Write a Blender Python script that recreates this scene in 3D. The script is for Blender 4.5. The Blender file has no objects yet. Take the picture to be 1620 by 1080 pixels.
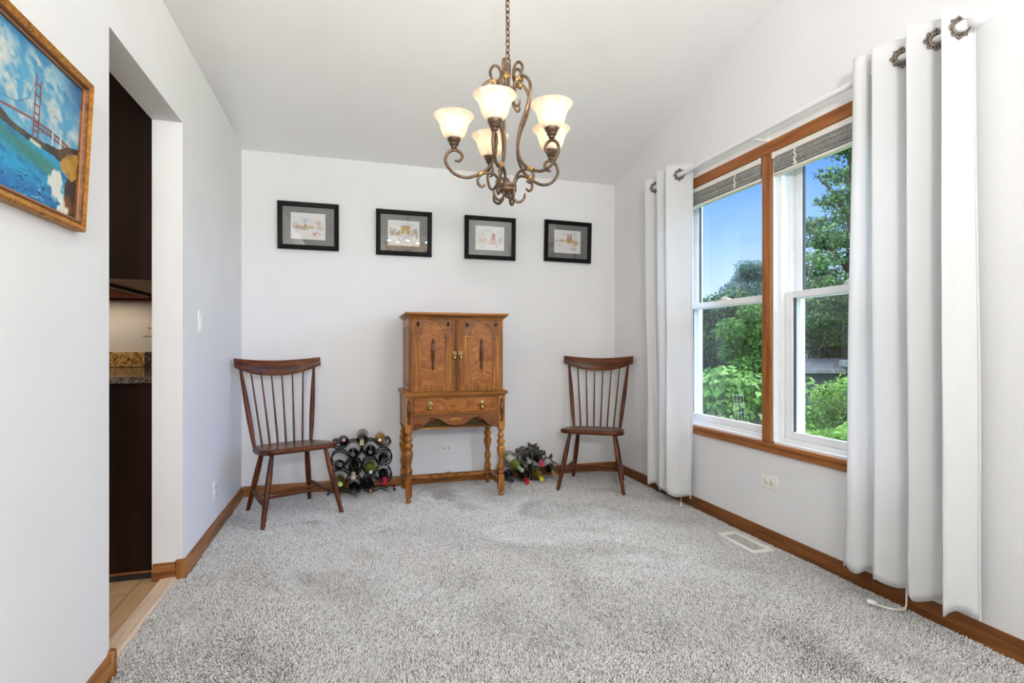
import bpy, math, random
import numpy as np
from mathutils import Vector, Matrix, Quaternion

SC = bpy.context.scene
COL = SC.collection
random.seed(7)
RNG = np.random.default_rng(7)
R = math.radians


def lin(c):
    return tuple(((x / 255.0) / 12.92 if x <= 10 else (((x / 255.0) + 0.055) / 1.055) ** 2.4) for x in c)


# ---------------------------------------------------------------- camera
F_PX, CX, CY, EYE, YAW = 843.0, 810.0, 548.0, 1.07, R(16.64)
SN, CS = math.sin(YAW), math.cos(YAW)
cam_d = bpy.data.cameras.new('camera')
cam_d.sensor_width = 36.0
cam_d.lens = F_PX / 1620.0 * 36.0
cam_d.shift_y = (CY - 540.0) / 1620.0
cam_d.clip_start = 0.02
cam = bpy.data.objects.new('camera', cam_d)
cam.location = (0, 0, EYE)
cam.rotation_euler = (R(90), 0, -YAW)
COL.objects.link(cam)
SC.camera = cam

# ---------------------------------------------------------------- world
SKY_HIGH, SKY_FILL = 6.0, 9.0
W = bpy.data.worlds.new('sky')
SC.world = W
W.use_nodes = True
nt = W.node_tree
nt.nodes.clear()
tc = nt.nodes.new('ShaderNodeTexCoord')
sep = nt.nodes.new('ShaderNodeSeparateXYZ')
ramp = nt.nodes.new('ShaderNodeValToRGB')
bg = nt.nodes.new('ShaderNodeBackground')
wo = nt.nodes.new('ShaderNodeOutputWorld')
nt.links.new(tc.outputs['Generated'], sep.inputs[0])
nt.links.new(sep.outputs['Z'], ramp.inputs[0])
nt.links.new(ramp.outputs[0], bg.inputs[0])
nt.links.new(bg.outputs[0], wo.inputs[0])
els = ramp.color_ramp.elements
els[0].position = 0.0
els[0].color = (*lin((200, 214, 242)), 1)
els[1].position = 1.0
els[1].color = (*lin((232, 238, 250)), 1)
for p, c in ((0.1, (176, 200, 244)), (0.2, (132, 172, 240)), (0.32, (84, 136, 232)), (0.34, (84, 136, 232)), (0.52, (232, 238, 250))):
    e = els.new(p)
    e.color = (*lin(c), 1)
# high sky out of view, brightened to push more light through the window
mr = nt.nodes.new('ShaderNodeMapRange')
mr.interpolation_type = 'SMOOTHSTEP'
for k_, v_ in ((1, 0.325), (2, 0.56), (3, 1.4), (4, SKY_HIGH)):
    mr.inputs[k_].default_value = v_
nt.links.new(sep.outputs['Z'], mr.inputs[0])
# bright patch added low in the unseen sky to light the left wall
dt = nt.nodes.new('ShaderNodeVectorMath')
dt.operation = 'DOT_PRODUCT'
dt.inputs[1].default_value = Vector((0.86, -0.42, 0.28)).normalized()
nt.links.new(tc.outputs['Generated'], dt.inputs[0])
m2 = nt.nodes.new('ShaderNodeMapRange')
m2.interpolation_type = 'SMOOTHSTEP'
for k_, v_ in ((1, 0.80), (2, 0.97), (3, 0.0), (4, SKY_FILL)):
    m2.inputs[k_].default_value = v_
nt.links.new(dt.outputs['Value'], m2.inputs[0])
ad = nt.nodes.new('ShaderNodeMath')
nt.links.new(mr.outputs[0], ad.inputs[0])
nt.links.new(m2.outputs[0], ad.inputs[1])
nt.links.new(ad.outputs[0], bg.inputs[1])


# ---------------------------------------------------------------- lights
SUN_E, BACK_E, SIDE_E, BULB_E, CEIL_E = 1.2, 8.0, 84.0, 1.2, 92.0


def area(name, loc, target, sx, sy, e, col=(1, 1, 1)):
    d = bpy.data.lights.new(name, 'AREA')
    d.shape = 'RECTANGLE'
    d.size, d.size_y, d.energy, d.color = sx, sy, e, col
    o = bpy.data.objects.new(name, d)
    o.location = loc
    o.rotation_euler = (Vector(target) - Vector(loc)).to_track_quat('-Z', 'Y').to_euler()
    COL.objects.link(o)
    return o


sun_d = bpy.data.lights.new('sun', 'SUN')
sun_d.energy, sun_d.angle, sun_d.color = SUN_E, R(1.5), (1, 0.96, 0.9)
sun = bpy.data.objects.new('sun', sun_d)
sun.rotation_euler = Vector((0.10, 0.72, -0.69)).to_track_quat('-Z', 'Y').to_euler()
COL.objects.link(sun)
# unseen area lights added as fill behind the camera (end wall, long wall)
area('end_wall_fill', (0.9, -3.42, 1.4), (0.7, 4.0, 2.2), 3.6, 2.2, BACK_E, (0.985, 0.995, 1.0))
area('side_wall_fill', (2.13, -1.1, 1.5), (-1.0, -0.1, 1.5), 2.4, 1.7, SIDE_E, (0.985, 0.995, 1.0))
# added unseen uplight behind the camera, imitating flash bounced off the ceiling
area('ceiling_bounce_fill', (-0.1, -1.4, 1.8), (0.1, 0.0, 3.6), 0.5, 0.5, CEIL_E, (1.0, 0.99, 0.975))

vs = SC.view_settings
vs.view_transform = 'Standard'
vs.look = 'None'
vs.exposure = 0.28
vs.gamma = 1.0
vs.use_curve_mapping = False
SC.display_settings.display_device = 'sRGB'
SC.cycles.use_denoising = True
SC.cycles.max_bounces = 10
SC.cycles.diffuse_bounces = 6
SC.cycles.transparent_max_bounces = 24
SC.cycles.caustics_reflective = False
SC.cycles.caustics_refractive = False
SC.cycles.sample_clamp_indirect = 6.0


# ---------------------------------------------------------------- materials
class NT:
    def __init__(self, name):
        self.m = bpy.data.materials.new(name)
        self.m.use_nodes = True
        self.t = self.m.node_tree
        self.b = self.t.nodes['Principled BSDF']
        self.out = self.t.nodes['Material Output']

    def n(self, typ, **kw):
        x = self.t.nodes.new(typ)
        for k, v in kw.items():
            setattr(x, k, v)
        return x

    def l(self, a, b):
        self.t.links.new(a, b)

    def coord(self, scale=(1, 1, 1), rot=(0, 0, 0)):
        t = self.n('ShaderNodeTexCoord')
        m = self.n('ShaderNodeMapping')
        m.inputs['Scale'].default_value = scale
        m.inputs['Rotation'].default_value = rot
        self.l(t.outputs['Object'], m.inputs['Vector'])
        return m.outputs[0]

    def noise(self, vec, scale, detail=3.0, rough=0.5, dist=0.0):
        x = self.n('ShaderNodeTexNoise')
        x.inputs['Scale'].default_value = scale
        x.inputs['Detail'].default_value = detail
        x.inputs['Roughness'].default_value = rough
        x.inputs['Distortion'].default_value = dist
        self.l(vec, x.inputs['Vector'])
        return x.outputs['Fac']

    def ramp(self, fac, stops):
        r = self.n('ShaderNodeValToRGB')
        e = r.color_ramp.elements
        e[0].position, e[0].color = stops[0][0], (*lin(stops[0][1]), 1)
        e[1].position, e[1].color = stops[-1][0], (*lin(stops[-1][1]), 1)
        for p, c in stops[1:-1]:
            q = e.new(p)
            q.color = (*lin(c), 1)
        self.l(fac, r.inputs[0])
        return r.outputs[0]

    def bump(self, h, strength, dist=0.01):
        b = self.n('ShaderNodeBump')
        b.inputs['Strength'].default_value = strength
        b.inputs['Distance'].default_value = dist
        self.l(h, b.inputs['Height'])
        self.l(b.outputs[0], self.b.inputs['Normal'])

    def set(self, **kw):
        for k, v in kw.items():
            self.b.inputs[k.replace('_', ' ')].default_value = v


def plain(name, c, rough=0.5, metal=0.0, var=0.06, scale=12.0, bump=0.0, bscale=60.0, spec=0.5, coat=0.0):
    a = NT(name)
    v = a.coord()
    f = a.noise(v, scale, 3)
    d = tuple(max(0, x * (1 - var)) for x in c)
    u = tuple(min(255, x * (1 + var)) for x in c)
    a.l(a.ramp(f, [(0.3, d), (0.7, u)]), a.b.inputs['Base Color'])
    a.set(Roughness=rough, Metallic=metal)
    a.b.inputs['Specular IOR Level'].default_value = spec
    a.b.inputs['Coat Weight'].default_value = coat
    if bump:
        a.bump(a.noise(v, bscale, 2), bump, 0.004)
    return a.m


def wood(name, dark, mid, light, axis='Z', rough=0.35, grain=28.0, stretch=0.06, coat=0.0, spec=0.22):
    a = NT(name)
    sc = {'X': (stretch, 1, 1), 'Y': (1, stretch, 1), 'Z': (1, 1, stretch)}[axis]
    v = a.coord(sc)
    f1 = a.noise(v, grain, 4, 0.6, 0.4)
    f2 = a.noise(v, grain * 5, 2, 0.6)
    mx = a.n('ShaderNodeMath', operation='MULTIPLY_ADD')
    a.l(f2, mx.inputs[0])
    mx.inputs[1].default_value = 0.3
    sb = a.n('ShaderNodeMath', operation='SUBTRACT')
    a.l(f1, sb.inputs[0])
    sb.inputs[1].default_value = 0.15
    a.l(sb.outputs[0], mx.inputs[2])
    a.l(a.ramp(mx.outputs[0], [(0.3, dark), (0.5, mid), (0.72, light)]), a.b.inputs['Base Color'])
    a.set(Roughness=rough)
    a.b.inputs['Specular IOR Level'].default_value = spec
    a.b.inputs['Coat Weight'].default_value = coat
    a.b.inputs['Coat Roughness'].default_value = 0.25
    a.bump(mx.outputs[0], 0.12, 0.002)
    return a.m


def burl(name, dark, mid, light, rough=0.3, scale=20):
    a = NT(name)
    v = a.coord((0.6, 1, 1.3))
    f = a.noise(v, scale, 7, 0.66, 1.6)
    a.l(a.ramp(f, [(0.3, dark), (0.5, mid), (0.68, light)]), a.b.inputs['Base Color'])
    a.set(Roughness=rough)
    a.b.inputs['Specular IOR Level'].default_value = 0.22
    return a.m


def glass_thin(name, tint=(1, 1, 1), refl=1.0):
    a = NT(name)
    a.t.nodes.remove(a.b)
    tr = a.n('ShaderNodeBsdfTransparent')
    tr.inputs[0].default_value = (*tint, 1)
    gl = a.n('ShaderNodeBsdfGlossy')
    gl.inputs['Roughness'].default_value = 0.0
    lw = a.n('ShaderNodeLayerWeight')
    lw.inputs['Blend'].default_value = 0.5
    pw = a.n('ShaderNodeMath', operation='POWER')
    a.l(lw.outputs['Facing'], pw.inputs[0])
    pw.inputs[1].default_value = 5.0
    fr = a.n('ShaderNodeMath', operation='MULTIPLY_ADD')
    a.l(pw.outputs[0], fr.inputs[0])
    fr.inputs[1].default_value = 0.96
    fr.inputs[2].default_value = 0.04
    ml = a.n('ShaderNodeMath', operation='MULTIPLY')
    a.l(fr.outputs[0], ml.inputs[0])
    ml.inputs[1].default_value = refl
    mx = a.n('ShaderNodeMixShader')
    a.l(ml.outputs[0], mx.inputs[0])
    a.l(tr.outputs[0], mx.inputs[1])
    a.l(gl.outputs[0], mx.inputs[2])
    a.l(mx.outputs[0], a.out.inputs[0])
    return a.m


def screen_mat(name):
    a = NT(name)
    a.t.nodes.remove(a.b)
    tr = a.n('ShaderNodeBsdfTransparent')
    df = a.n('ShaderNodeBsdfDiffuse')
    df.inputs[0].default_value = (*lin((95, 98, 98)), 1)
    mx = a.n('ShaderNodeMixShader')
    mx.inputs[0].default_value = 0.30
    a.l(tr.outputs[0], mx.inputs[1])
    a.l(df.outputs[0], mx.inputs[2])
    a.l(mx.outputs[0], a.out.inputs[0])
    return a.m


def fabric(name, c, transl=0.3):
    a = NT(name)
    a.t.nodes.remove(a.b)
    v = a.coord()
    w = a.n('ShaderNodeTexNoise')
    w.inputs['Scale'].default_value = 420
    a.l(v, w.inputs['Vector'])
    bp = a.n('ShaderNodeBump')
    bp.inputs['Strength'].default_value = 0.15
    bp.inputs['Distance'].default_value = 0.001
    a.l(w.outputs['Fac'], bp.inputs['Height'])
    df = a.n('ShaderNodeBsdfDiffuse')
    tr = a.n('ShaderNodeBsdfTranslucent')
    for x in (df, tr):
        x.inputs[0].default_value = (*lin(c), 1)
        a.l(bp.outputs[0], x.inputs['Normal'])
    mx = a.n('ShaderNodeMixShader')
    mx.inputs[0].default_value = transl
    a.l(df.outputs[0], mx.inputs[1])
    a.l(tr.outputs[0], mx.inputs[2])
    a.l(mx.outputs[0], a.out.inputs[0])
    return a.m


def vcol(name, rough=0.8, attr='Col', transl=0.0, spec=0.3, bump=0.0):
    a = NT(name)
    at = a.n('ShaderNodeAttribute')
    at.attribute_name = attr
    a.l(at.outputs['Color'], a.b.inputs['Base Color'])
    a.set(Roughness=rough)
    a.b.inputs['Specular IOR Level'].default_value = spec
    if bump:
        v = a.coord((1, 1, 1))
        a.bump(a.noise(v, 90, 4, 0.7, 1.0), bump, 0.01)
    if transl:
        tr = a.n('ShaderNodeBsdfTranslucent')
        a.l(at.outputs['Color'], tr.inputs[0])
        mx = a.n('ShaderNodeMixShader')
        mx.inputs[0].default_value = transl
        a.l(a.b.outputs[0], mx.inputs[1])
        a.l(tr.outputs[0], mx.inputs[2])
        a.l(mx.outputs[0], a.out.inputs[0])
    return a.m


def granite(name, stops, scale=45, rough=0.1):
    a = NT(name)
    v = a.coord()
    f = a.noise(v, scale, 6, 0.7, 1.2)
    a.l(a.ramp(f, stops), a.b.inputs['Base Color'])
    a.set(Roughness=rough)
    return a.m


def shade_glass(name):
    a = NT(name)
    a.t.nodes.remove(a.b)
    v = a.coord()
    f = a.noise(v, 14, 4, 0.6, 1.6)
    col = a.ramp(f, [(0.35, (236, 220, 202)), (0.65, (250, 244, 236))])
    df = a.n('ShaderNodeBsdfDiffuse')
    tr = a.n('ShaderNodeBsdfTranslucent')
    gl = a.n('ShaderNodeBsdfGlossy')
    gl.inputs['Roughness'].default_value = 0.25
    a.l(col, df.inputs[0])
    a.l(col, tr.inputs[0])
    m1 = a.n('ShaderNodeMixShader')
    m1.inputs[0].default_value = 0.5
    a.l(df.outputs[0], m1.inputs[1])
    a.l(tr.outputs[0], m1.inputs[2])
    m2 = a.n('ShaderNodeMixShader')
    m2.inputs[0].default_value = 0.04
    a.l(m1.outputs[0], m2.inputs[1])
    a.l(gl.outputs[0], m2.inputs[2])
    a.l(m2.outputs[0], a.out.inputs[0])
    return a.m


def emit(name, c, s):
    a = NT(name)
    a.t.nodes.remove(a.b)
    e = a.n('ShaderNodeEmission')
    e.inputs[0].default_value = (*c, 1)
    e.inputs[1].default_value = s
    a.l(e.outputs[0], a.out.inputs[0])
    return a.m


M = {}
M['wall'] = plain('wall_paint', (231, 231, 231), 0.75, var=0.006, scale=3, bump=0.05, bscale=180, spec=0.25)
M['ceiling'] = plain('ceiling_paint', (240, 239, 237), 0.85, var=0.006, scale=3, bump=0.05, bscale=140, spec=0.2)
M['kwall'] = plain('kitchen_paint', (205, 202, 198), 0.8, var=0.01)
M['carpet'] = plain('carpet_backing', (176, 172, 168), 0.95, var=0.1, scale=300, spec=0.1)
M['pile'] = vcol('carpet_pile', 0.95, spec=0.05)
M['trimX'] = wood('oak_trim_x', (98, 58, 27), (146, 94, 49), (176, 122, 72), 'X', 0.35, 30)
M['trimY'] = wood('oak_trim_y', (98, 58, 27), (146, 94, 49), (176, 122, 72), 'Y', 0.35, 30)
M['trimZ'] = wood('oak_trim_z', (98, 58, 27), (146, 94, 49), (176, 122, 72), 'Z', 0.35, 30)
M['trimShade'] = wood('oak_trim_shaded', (82, 47, 21), (116, 70, 35), (140, 90, 50), 'Y', 0.35, 30)  # darker copy of the oak trim, shade of the window wall in its colour
M['caseY'] = wood('window_casing_y', (118, 68, 32), (152, 94, 50), (174, 114, 64), 'Y', 0.32, 40)
M['caseZ'] = wood('window_casing_z', (118, 68, 32), (152, 94, 50), (174, 114, 64), 'Z', 0.32, 40)
M['vinyl'] = plain('white_vinyl', (238, 239, 240), 0.35, var=0.01)
M['white'] = plain('white_plastic', (236, 235, 230), 0.4, var=0.01)
M['slot'] = plain('dark_slot', (40, 38, 36), 0.6)
M['almond'] = plain('almond_plastic', (232, 228, 217), 0.4, var=0.01)
M['slat'] = plain('blind_slat', (168, 166, 162), 0.5, var=0.12, scale=60)
M['headrail'] = plain('blind_headrail', (232, 226, 216), 0.45, var=0.02)
M['gap'] = plain('dark_gap', (60, 60, 60), 0.7)
M['curtain'] = fabric('curtain_cloth', (238, 238, 238), 0.32)
M['rod'] = plain('white_rod', (236, 236, 236), 0.45, var=0.01)
M['grommet'] = plain('pewter', (118, 108, 98), 0.45, 0.6, var=0.25, scale=90)
M['glass'] = glass_thin('window_glass', (0.97, 0.985, 0.98), 0.8)
M['picglass'] = glass_thin('picture_glass', (1, 1, 1), 2.0)
M['screen'] = screen_mat('insect_screen_mesh')
M['chairZ'] = wood('chair_wood_z', (50, 23, 10), (86, 44, 21), (124, 69, 36), 'Z', 0.32, 22, coat=0.05)
M['chairX'] = wood('chair_wood_x', (50, 23, 10), (88, 45, 22), (126, 70, 37), 'X', 0.32, 22, coat=0.05)
M['cabZ'] = wood('cabinet_oak_z', (88, 48, 15), (148, 92, 37), (188, 128, 60), 'Z', 0.36, 24, coat=0.1)
M['cabX'] = wood('cabinet_oak_x', (88, 48, 15), (148, 92, 37), (188, 128, 60), 'X', 0.36, 24, coat=0.1)
M['cabY'] = wood('cabinet_oak_y', (86, 48, 16), (134, 82, 32), (166, 108, 48), 'Y', 0.34, 24, coat=0.2)
M['cabDark'] = wood('cabinet_dark', (74, 38, 12), (112, 63, 24), (142, 85, 35), 'X', 0.32, 24, coat=0.25)
M['cabInner'] = wood('cabinet_inside', (52, 36, 16), (78, 58, 28), (96, 74, 38), 'X', 0.6, 24)
M['burl'] = burl('burl_veneer', (100, 52, 16), (146, 86, 33), (174, 110, 46))
M['burlX'] = burl('burl_spandrel', (88, 48, 16), (122, 72, 28), (146, 92, 38))
M['applique'] = wood('applique_wood', (52, 26, 14), (82, 46, 26), (112, 68, 40), 'Z', 0.3, 30, coat=0.3)
M['brass'] = plain('antique_brass', (150, 126, 80), 0.32, 0.9, var=0.3, scale=80)
M['iron'] = plain('black_iron', (30, 30, 32), 0.4, 0.5, var=0.15)
M['rustiron'] = plain('bronze_iron', (98, 92, 84), 0.4, 0.6, var=0.25, scale=50)
M['bronze'] = plain('chandelier_bronze', (104, 84, 66), 0.42, 0.65, var=0.2, scale=40)
M['gold'] = plain('chandelier_gold', (176, 142, 92), 0.4, 0.6, var=0.15, scale=40)
M['shade'] = shade_glass('alabaster_glass')
M['bulb'] = emit('bulb_glow', (1.0, 0.88, 0.70), 6.5)
M['blackframe'] = plain('black_frame', (15, 12, 11), 0.4, var=0.15, spec=0.15)
M['mat'] = plain('grey_mat', (108, 108, 106), 0.9, var=0.015, scale=200)
M['art'] = vcol('sketch_paper', 0.85)
M['oil'] = vcol('oil_paint', 0.4, spec=0.5, bump=0.35)
M['goldframe'] = burl('gilt_frame', (92, 54, 16), (164, 108, 40), (200, 148, 66), 0.4, 55)
M['copper'] = plain('copper_bead', (158, 108, 72), 0.4, 0.2)
M['brownframe'] = wood('brown_frame', (70, 40, 20), (112, 68, 38), (150, 100, 62), 'Y', 0.35, 30)
M['espresso'] = wood('espresso_wood', (20, 8, 4), (30, 12, 6), (42, 18, 9), 'Z', 0.45, 18, spec=0.25)
M['cabtan'] = plain('cabinet_underside', (186, 152, 118), 0.6)
M['cabred'] = wood('cabinet_warm', (96, 40, 18), (130, 58, 28), (150, 76, 40), 'X', 0.4)
M['graniteG'] = granite('granite_gold', [(0.36, (50, 32, 22)), (0.45, (150, 112, 66)), (0.52, (214, 176, 112)), (0.7, (232, 200, 140))], 34)
M['graniteD'] = granite('granite_dark', [(0.35, (34, 30, 30)), (0.5, (84, 74, 66)), (0.62, (136, 122, 108)), (0.8, (176, 164, 150))], 60)
M['leafd'] = vcol('leaf_green', 0.55, transl=0.3, spec=0.3)
M['bark'] = plain('bark', (70, 60, 50), 0.9, var=0.3, scale=20)
M['lawn'] = plain('lawn', (70, 110, 45), 0.9, var=0.3, scale=8)
M['shingle'] = plain('roof_shingle', (112, 116, 122), 0.85, var=0.2, scale=14)
M['siding'] = plain('house_siding', (64, 70, 80), 0.8, var=0.1)
M['fasciaw'] = plain('pale_fascia', (190, 196, 205), 0.7)
M['wire'] = plain('galvanised_wire', (170, 176, 170), 0.5, 0.4)


# planks of the kitchen floor
def plank_mat():
    a = NT('vinyl_planks')
    t = a.n('ShaderNodeTexCoord')
    m = a.n('ShaderNodeMapping')
    m.inputs['Rotation'].default_value = (0, 0, R(90))
    a.l(t.outputs['Object'], m.inputs[0])
    b = a.n('ShaderNodeTexBrick')
    b.offset = 0.4
    b.inputs['Scale'].default_value = 1.0
    b.inputs['Brick Width'].default_value = 1.2
    b.inputs['Row Height'].default_value = 0.13
    b.inputs['Mortar Size'].default_value = 0.002
    b.inputs['Color1'].default_value = (*lin((206, 174, 134)), 1)
    b.inputs['Color2'].default_value = (*lin((186, 152, 112)), 1)
    b.inputs['Mortar'].default_value = (*lin((110, 80, 54)), 1)
    a.l(m.outputs[0], b.inputs['Vector'])
    v = a.coord((1, 0.05, 1))
    f = a.noise(v, 34, 4, 0.6, 0.5)
    mx = a.n('ShaderNodeMixRGB', blend_type='MULTIPLY')
    mx.inputs[0].default_value = 0.7
    a.l(b.outputs['Color'], mx.inputs[1])
    a.l(a.ramp(f, [(0.3, (205, 190, 175)), (0.7, (255, 252, 248))]), mx.inputs[2])
    a.l(mx.outputs[0], a.b.inputs['Base Color'])
    a.set(Roughness=0.4)
    return a.m


M['plank'] = plank_mat()
M['threshold'] = wood('threshold_strip', (196, 170, 144), (214, 190, 166), (226, 206, 184), 'Y', 0.45, 30)


def bottle_glass(name, c, rough=0.08, trans=0.0):
    a = NT(name)
    v = a.coord()
    f = a.noise(v, 10, 2)
    a.l(a.ramp(f, [(0.3, tuple(x * 0.9 for x in c)), (0.7, c)]), a.b.inputs['Base Color'])
    a.set(Roughness=rough)
    a.b.inputs['Transmission Weight'].default_value = trans
    return a.m


# ---------------------------------------------------------------- mesh builder
def catmull(pts, n=8, closed=False):
    P = [Vector(p) for p in pts]
    out = []
    N = len(P)
    for i in range(N if closed else N - 1):
        if closed:
            p0, p1, p2, p3 = P[i - 1], P[i], P[(i + 1) % N], P[(i + 2) % N]
        else:
            p1, p2 = P[i], P[i + 1]
            p0 = P[i - 1] if i else p1 * 2 - p2
            p3 = P[i + 2] if i + 2 < N else p2 * 2 - p1
        for k in range(n):
            t = k / n
            out.append(0.5 * (2 * p1 + (p2 - p0) * t + (2 * p0 - 5 * p1 + 4 * p2 - p3) * t * t + (3 * p1 - p0 - 3 * p2 + p3) * t ** 3))
    if not closed:
        out.append(P[-1].copy())
    return out


class MB:
    def __init__(self):
        self.v, self.f, self.mi = [], [], []
        self.cur = 0

    def add(self, verts, faces, T=None):
        b = len(self.v)
        self.v += [tuple((T @ Vector(p)) if T else p) for p in verts]
        self.f += [tuple(i + b for i in f) for f in faces]
        self.mi += [self.cur] * len(faces)
        return self

    def slot(self, i):
        self.cur = i
        return self

    def box(self, x0, x1, y0, y1, z0, z1, T=None, c=0.0):
        x0, x1 = min(x0, x1), max(x0, x1)
        y0, y1 = min(y0, y1), max(y0, y1)
        z0, z1 = min(z0, z1), max(z0, z1)
        c = min(c, (x1 - x0) * 0.4, (y1 - y0) * 0.4, (z1 - z0) * 0.4)
        if c <= 0:
            vs_ = [(x, y, z) for z in (z0, z1) for x, y in ((x0, y0), (x1, y0), (x1, y1), (x0, y1))]
            return self.add(vs_, [(3, 2, 1, 0), (4, 5, 6, 7), (0, 1, 5, 4), (1, 2, 6, 5), (2, 3, 7, 6), (3, 0, 4, 7)], T)
        # chamfered box: 24 verts
        V, idx = [], {}
        lo, hi = (x0, y0, z0), (x1, y1, z1)
        for sx in (0, 1):
            for sy in (0, 1):
                for sz in (0, 1):
                    s = (sx, sy, sz)
                    for ax in range(3):
                        p = []
                        for k in range(3):
                            e = hi[k] if s[k] else lo[k]
                            if k != ax:
                                e += -c if s[k] else c
                            p.append(e)
                        idx[(s, ax)] = len(V)
                        V.append(tuple(p))
        Fc = []
        for ax in range(3):
            o = [k for k in range(3) if k != ax]
            for sd in (0, 1):
                q = []
                for a, b in ((0, 0), (1, 0), (1, 1), (0, 1)):
                    s = [0, 0, 0]
                    s[ax], s[o[0]], s[o[1]] = sd, a, b
                    q.append(idx[(tuple(s), ax)])
                Fc.append(q)
            for a in (0, 1):
                for b in (0, 1):
                    s0, s1 = [0, 0, 0], [0, 0, 0]
                    s0[o[0]] = s1[o[0]] = a
                    s0[o[1]] = s1[o[1]] = b
                    s1[ax] = 1
                    s0, s1 = tuple(s0), tuple(s1)
                    Fc.append([idx[(s0, o[0])], idx[(s1, o[0])], idx[(s1, o[1])], idx[(s0, o[1])]])
        for s in [(a, b, d) for a in (0, 1) for b in (0, 1) for d in (0, 1)]:
            Fc.append([idx[(s, 0)], idx[(s, 1)], idx[(s, 2)]])
        ctr = Vector(((x0 + x1) / 2, (y0 + y1) / 2, (z0 + z1) / 2))
        F2 = []
        for f in Fc:
            p = [Vector(V[i]) for i in f]
            nrm = (p[1] - p[0]).cross(p[2] - p[0])
            cen = sum(p, Vector()) / len(p)
            F2.append(tuple(f) if nrm.dot(cen - ctr) > 0 else tuple(reversed(f)))
        return self.add(V, F2, T)

    def prism(self, poly, a0, a1, axis='Y', T=None):
        """poly: 2D points; axis Y: (x,z) extruded in y; axis X: (y,z) in x; axis Z: (x,y) in z."""
        n = len(poly)

        def mk(p, a):
            return {'Y': (p[0], a, p[1]), 'X': (a, p[0], p[1]), 'Z': (p[0], p[1], a)}[axis]
        vs_ = [mk(p, a0) for p in poly] + [mk(p, a1) for p in poly]
        fs = [tuple(range(n)), tuple(range(2 * n - 1, n - 1, -1))]
        for i in range(n):
            j = (i + 1) % n
            fs.append((i, i + n, j + n, j))
        return self.add(vs_, fs, T)

    def tube(self, pts, rad, segs=8, T=None, flat=None, caps=True):
        P = [Vector(p) for p in pts]
        n = len(P)
        rr = rad if isinstance(rad, (list, tuple)) else [rad] * n
        if len(rr) != n:
            m = len(rr) - 1
            r2 = []
            for i in range(n):
                t = i / (n - 1) * m
                k = min(int(t), m - 1)
                r2.append(rr[k] + (rr[k + 1] - rr[k]) * (t - k))
            rr = r2
        t0 = (P[1] - P[0]).normalized()
        up = Vector((0, 0, 1)) if abs(t0.z) < 0.9 else Vector((1, 0, 0))
        nx = t0.cross(up).normalized()
        vs_, fs = [], []
        for i in range(n):
            t = (P[min(i + 1, n - 1)] - P[max(i - 1, 0)])
            t = t.normalized() if t.length > 1e-9 else t0
            nx = (nx - t * nx.dot(t))
            nx = nx.normalized() if nx.length > 1e-9 else t.orthogonal().normalized()
            by = t.cross(nx)
            for k in range(segs):
                a = 2 * math.pi * k / segs
                vs_.append(tuple(P[i] + nx * math.cos(a) * rr[i] + by * math.sin(a) * rr[i] * (flat or 1)))
        for i in range(n - 1):
            for k in range(segs):
                k2 = (k + 1) % segs
                fs.append((i * segs + k, i * segs + k2, (i + 1) * segs + k2, (i + 1) * segs + k))
        if caps:
            fs.append(tuple(reversed(range(segs))))
            fs.append(tuple((n - 1) * segs + k for k in range(segs)))
        return self.add(vs_, fs, T)

    def lathe(self, prof, segs=20, T=None, cap=True):
        """prof: (r, z) from bottom to top."""
        vs_, fs = [], []
        n = len(prof)
        for r, z in prof:
            for k in range(segs):
                a = 2 * math.pi * k / segs
                vs_.append((r * math.cos(a), r * math.sin(a), z))
        for i in range(n - 1):
            for k in range(segs):
                k2 = (k + 1) % segs
                fs.append((i * segs + k, i * segs + k2, (i + 1) * segs + k2, (i + 1) * segs + k))
        if cap:
            fs.append(tuple(reversed(range(segs))))
            fs.append(tuple((n - 1) * segs + k for k in range(segs)))
        return self.add(vs_, fs, T)

    def torus(self, R0, r0, T=None, n=24, m=8, sy=1.0):
        vs_, fs = [], []
        for i in range(n):
            a = 2 * math.pi * i / n
            for k in range(m):
                b = 2 * math.pi * k / m
                q = R0 + r0 * math.cos(b)
                vs_.append((q * math.cos(a), q * math.sin(a) * sy, r0 * math.sin(b)))
        for i in range(n):
            for k in range(m):
                i2, k2 = (i + 1) % n, (k + 1) % m
                fs.append((i * m + k, i2 * m + k, i2 * m + k2, i * m + k2))
        return self.add(vs_, fs, T)

    def ball(self, c, r, T=None, n=14, m=10):
        rx, ry, rz = r if isinstance(r, (tuple, list)) else (r, r, r)
        vs_, fs = [(c[0], c[1], c[2] - rz)], []
        for j in range(1, m):
            p = -math.pi / 2 + math.pi * j / m
            for i in range(n):
                a = 2 * math.pi * i / n
                vs_.append((c[0] + rx * math.cos(p) * math.cos(a), c[1] + ry * math.cos(p) * math.sin(a), c[2] + rz * math.sin(p)))
        vs_.append((c[0], c[1], c[2] + rz))
        for i in range(n):
            fs.append((0, 1 + (i + 1) % n, 1 + i))
            fs.append((len(vs_) - 1, 1 + (m - 2) * n + i, 1 + (m - 2) * n + (i + 1) % n))
        for j in range(m - 2):
            for i in range(n):
                i2 = (i + 1) % n
                fs.append((1 + j * n + i, 1 + j * n + i2, 1 + (j + 1) * n + i2, 1 + (j + 1) * n + i))
        return self.add(vs_, fs, T)

    def grid(self, fn, nu, nv, T=None):
        vs_ = [fn(i / nu, j / nv) for j in range(nv + 1) for i in range(nu + 1)]
        fs = []
        for j in range(nv):
            for i in range(nu):
                a = j * (nu + 1) + i
                fs.append((a, a + 1, a + nu + 2, a + nu + 1))
        return self.add(vs_, fs, T)

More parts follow.
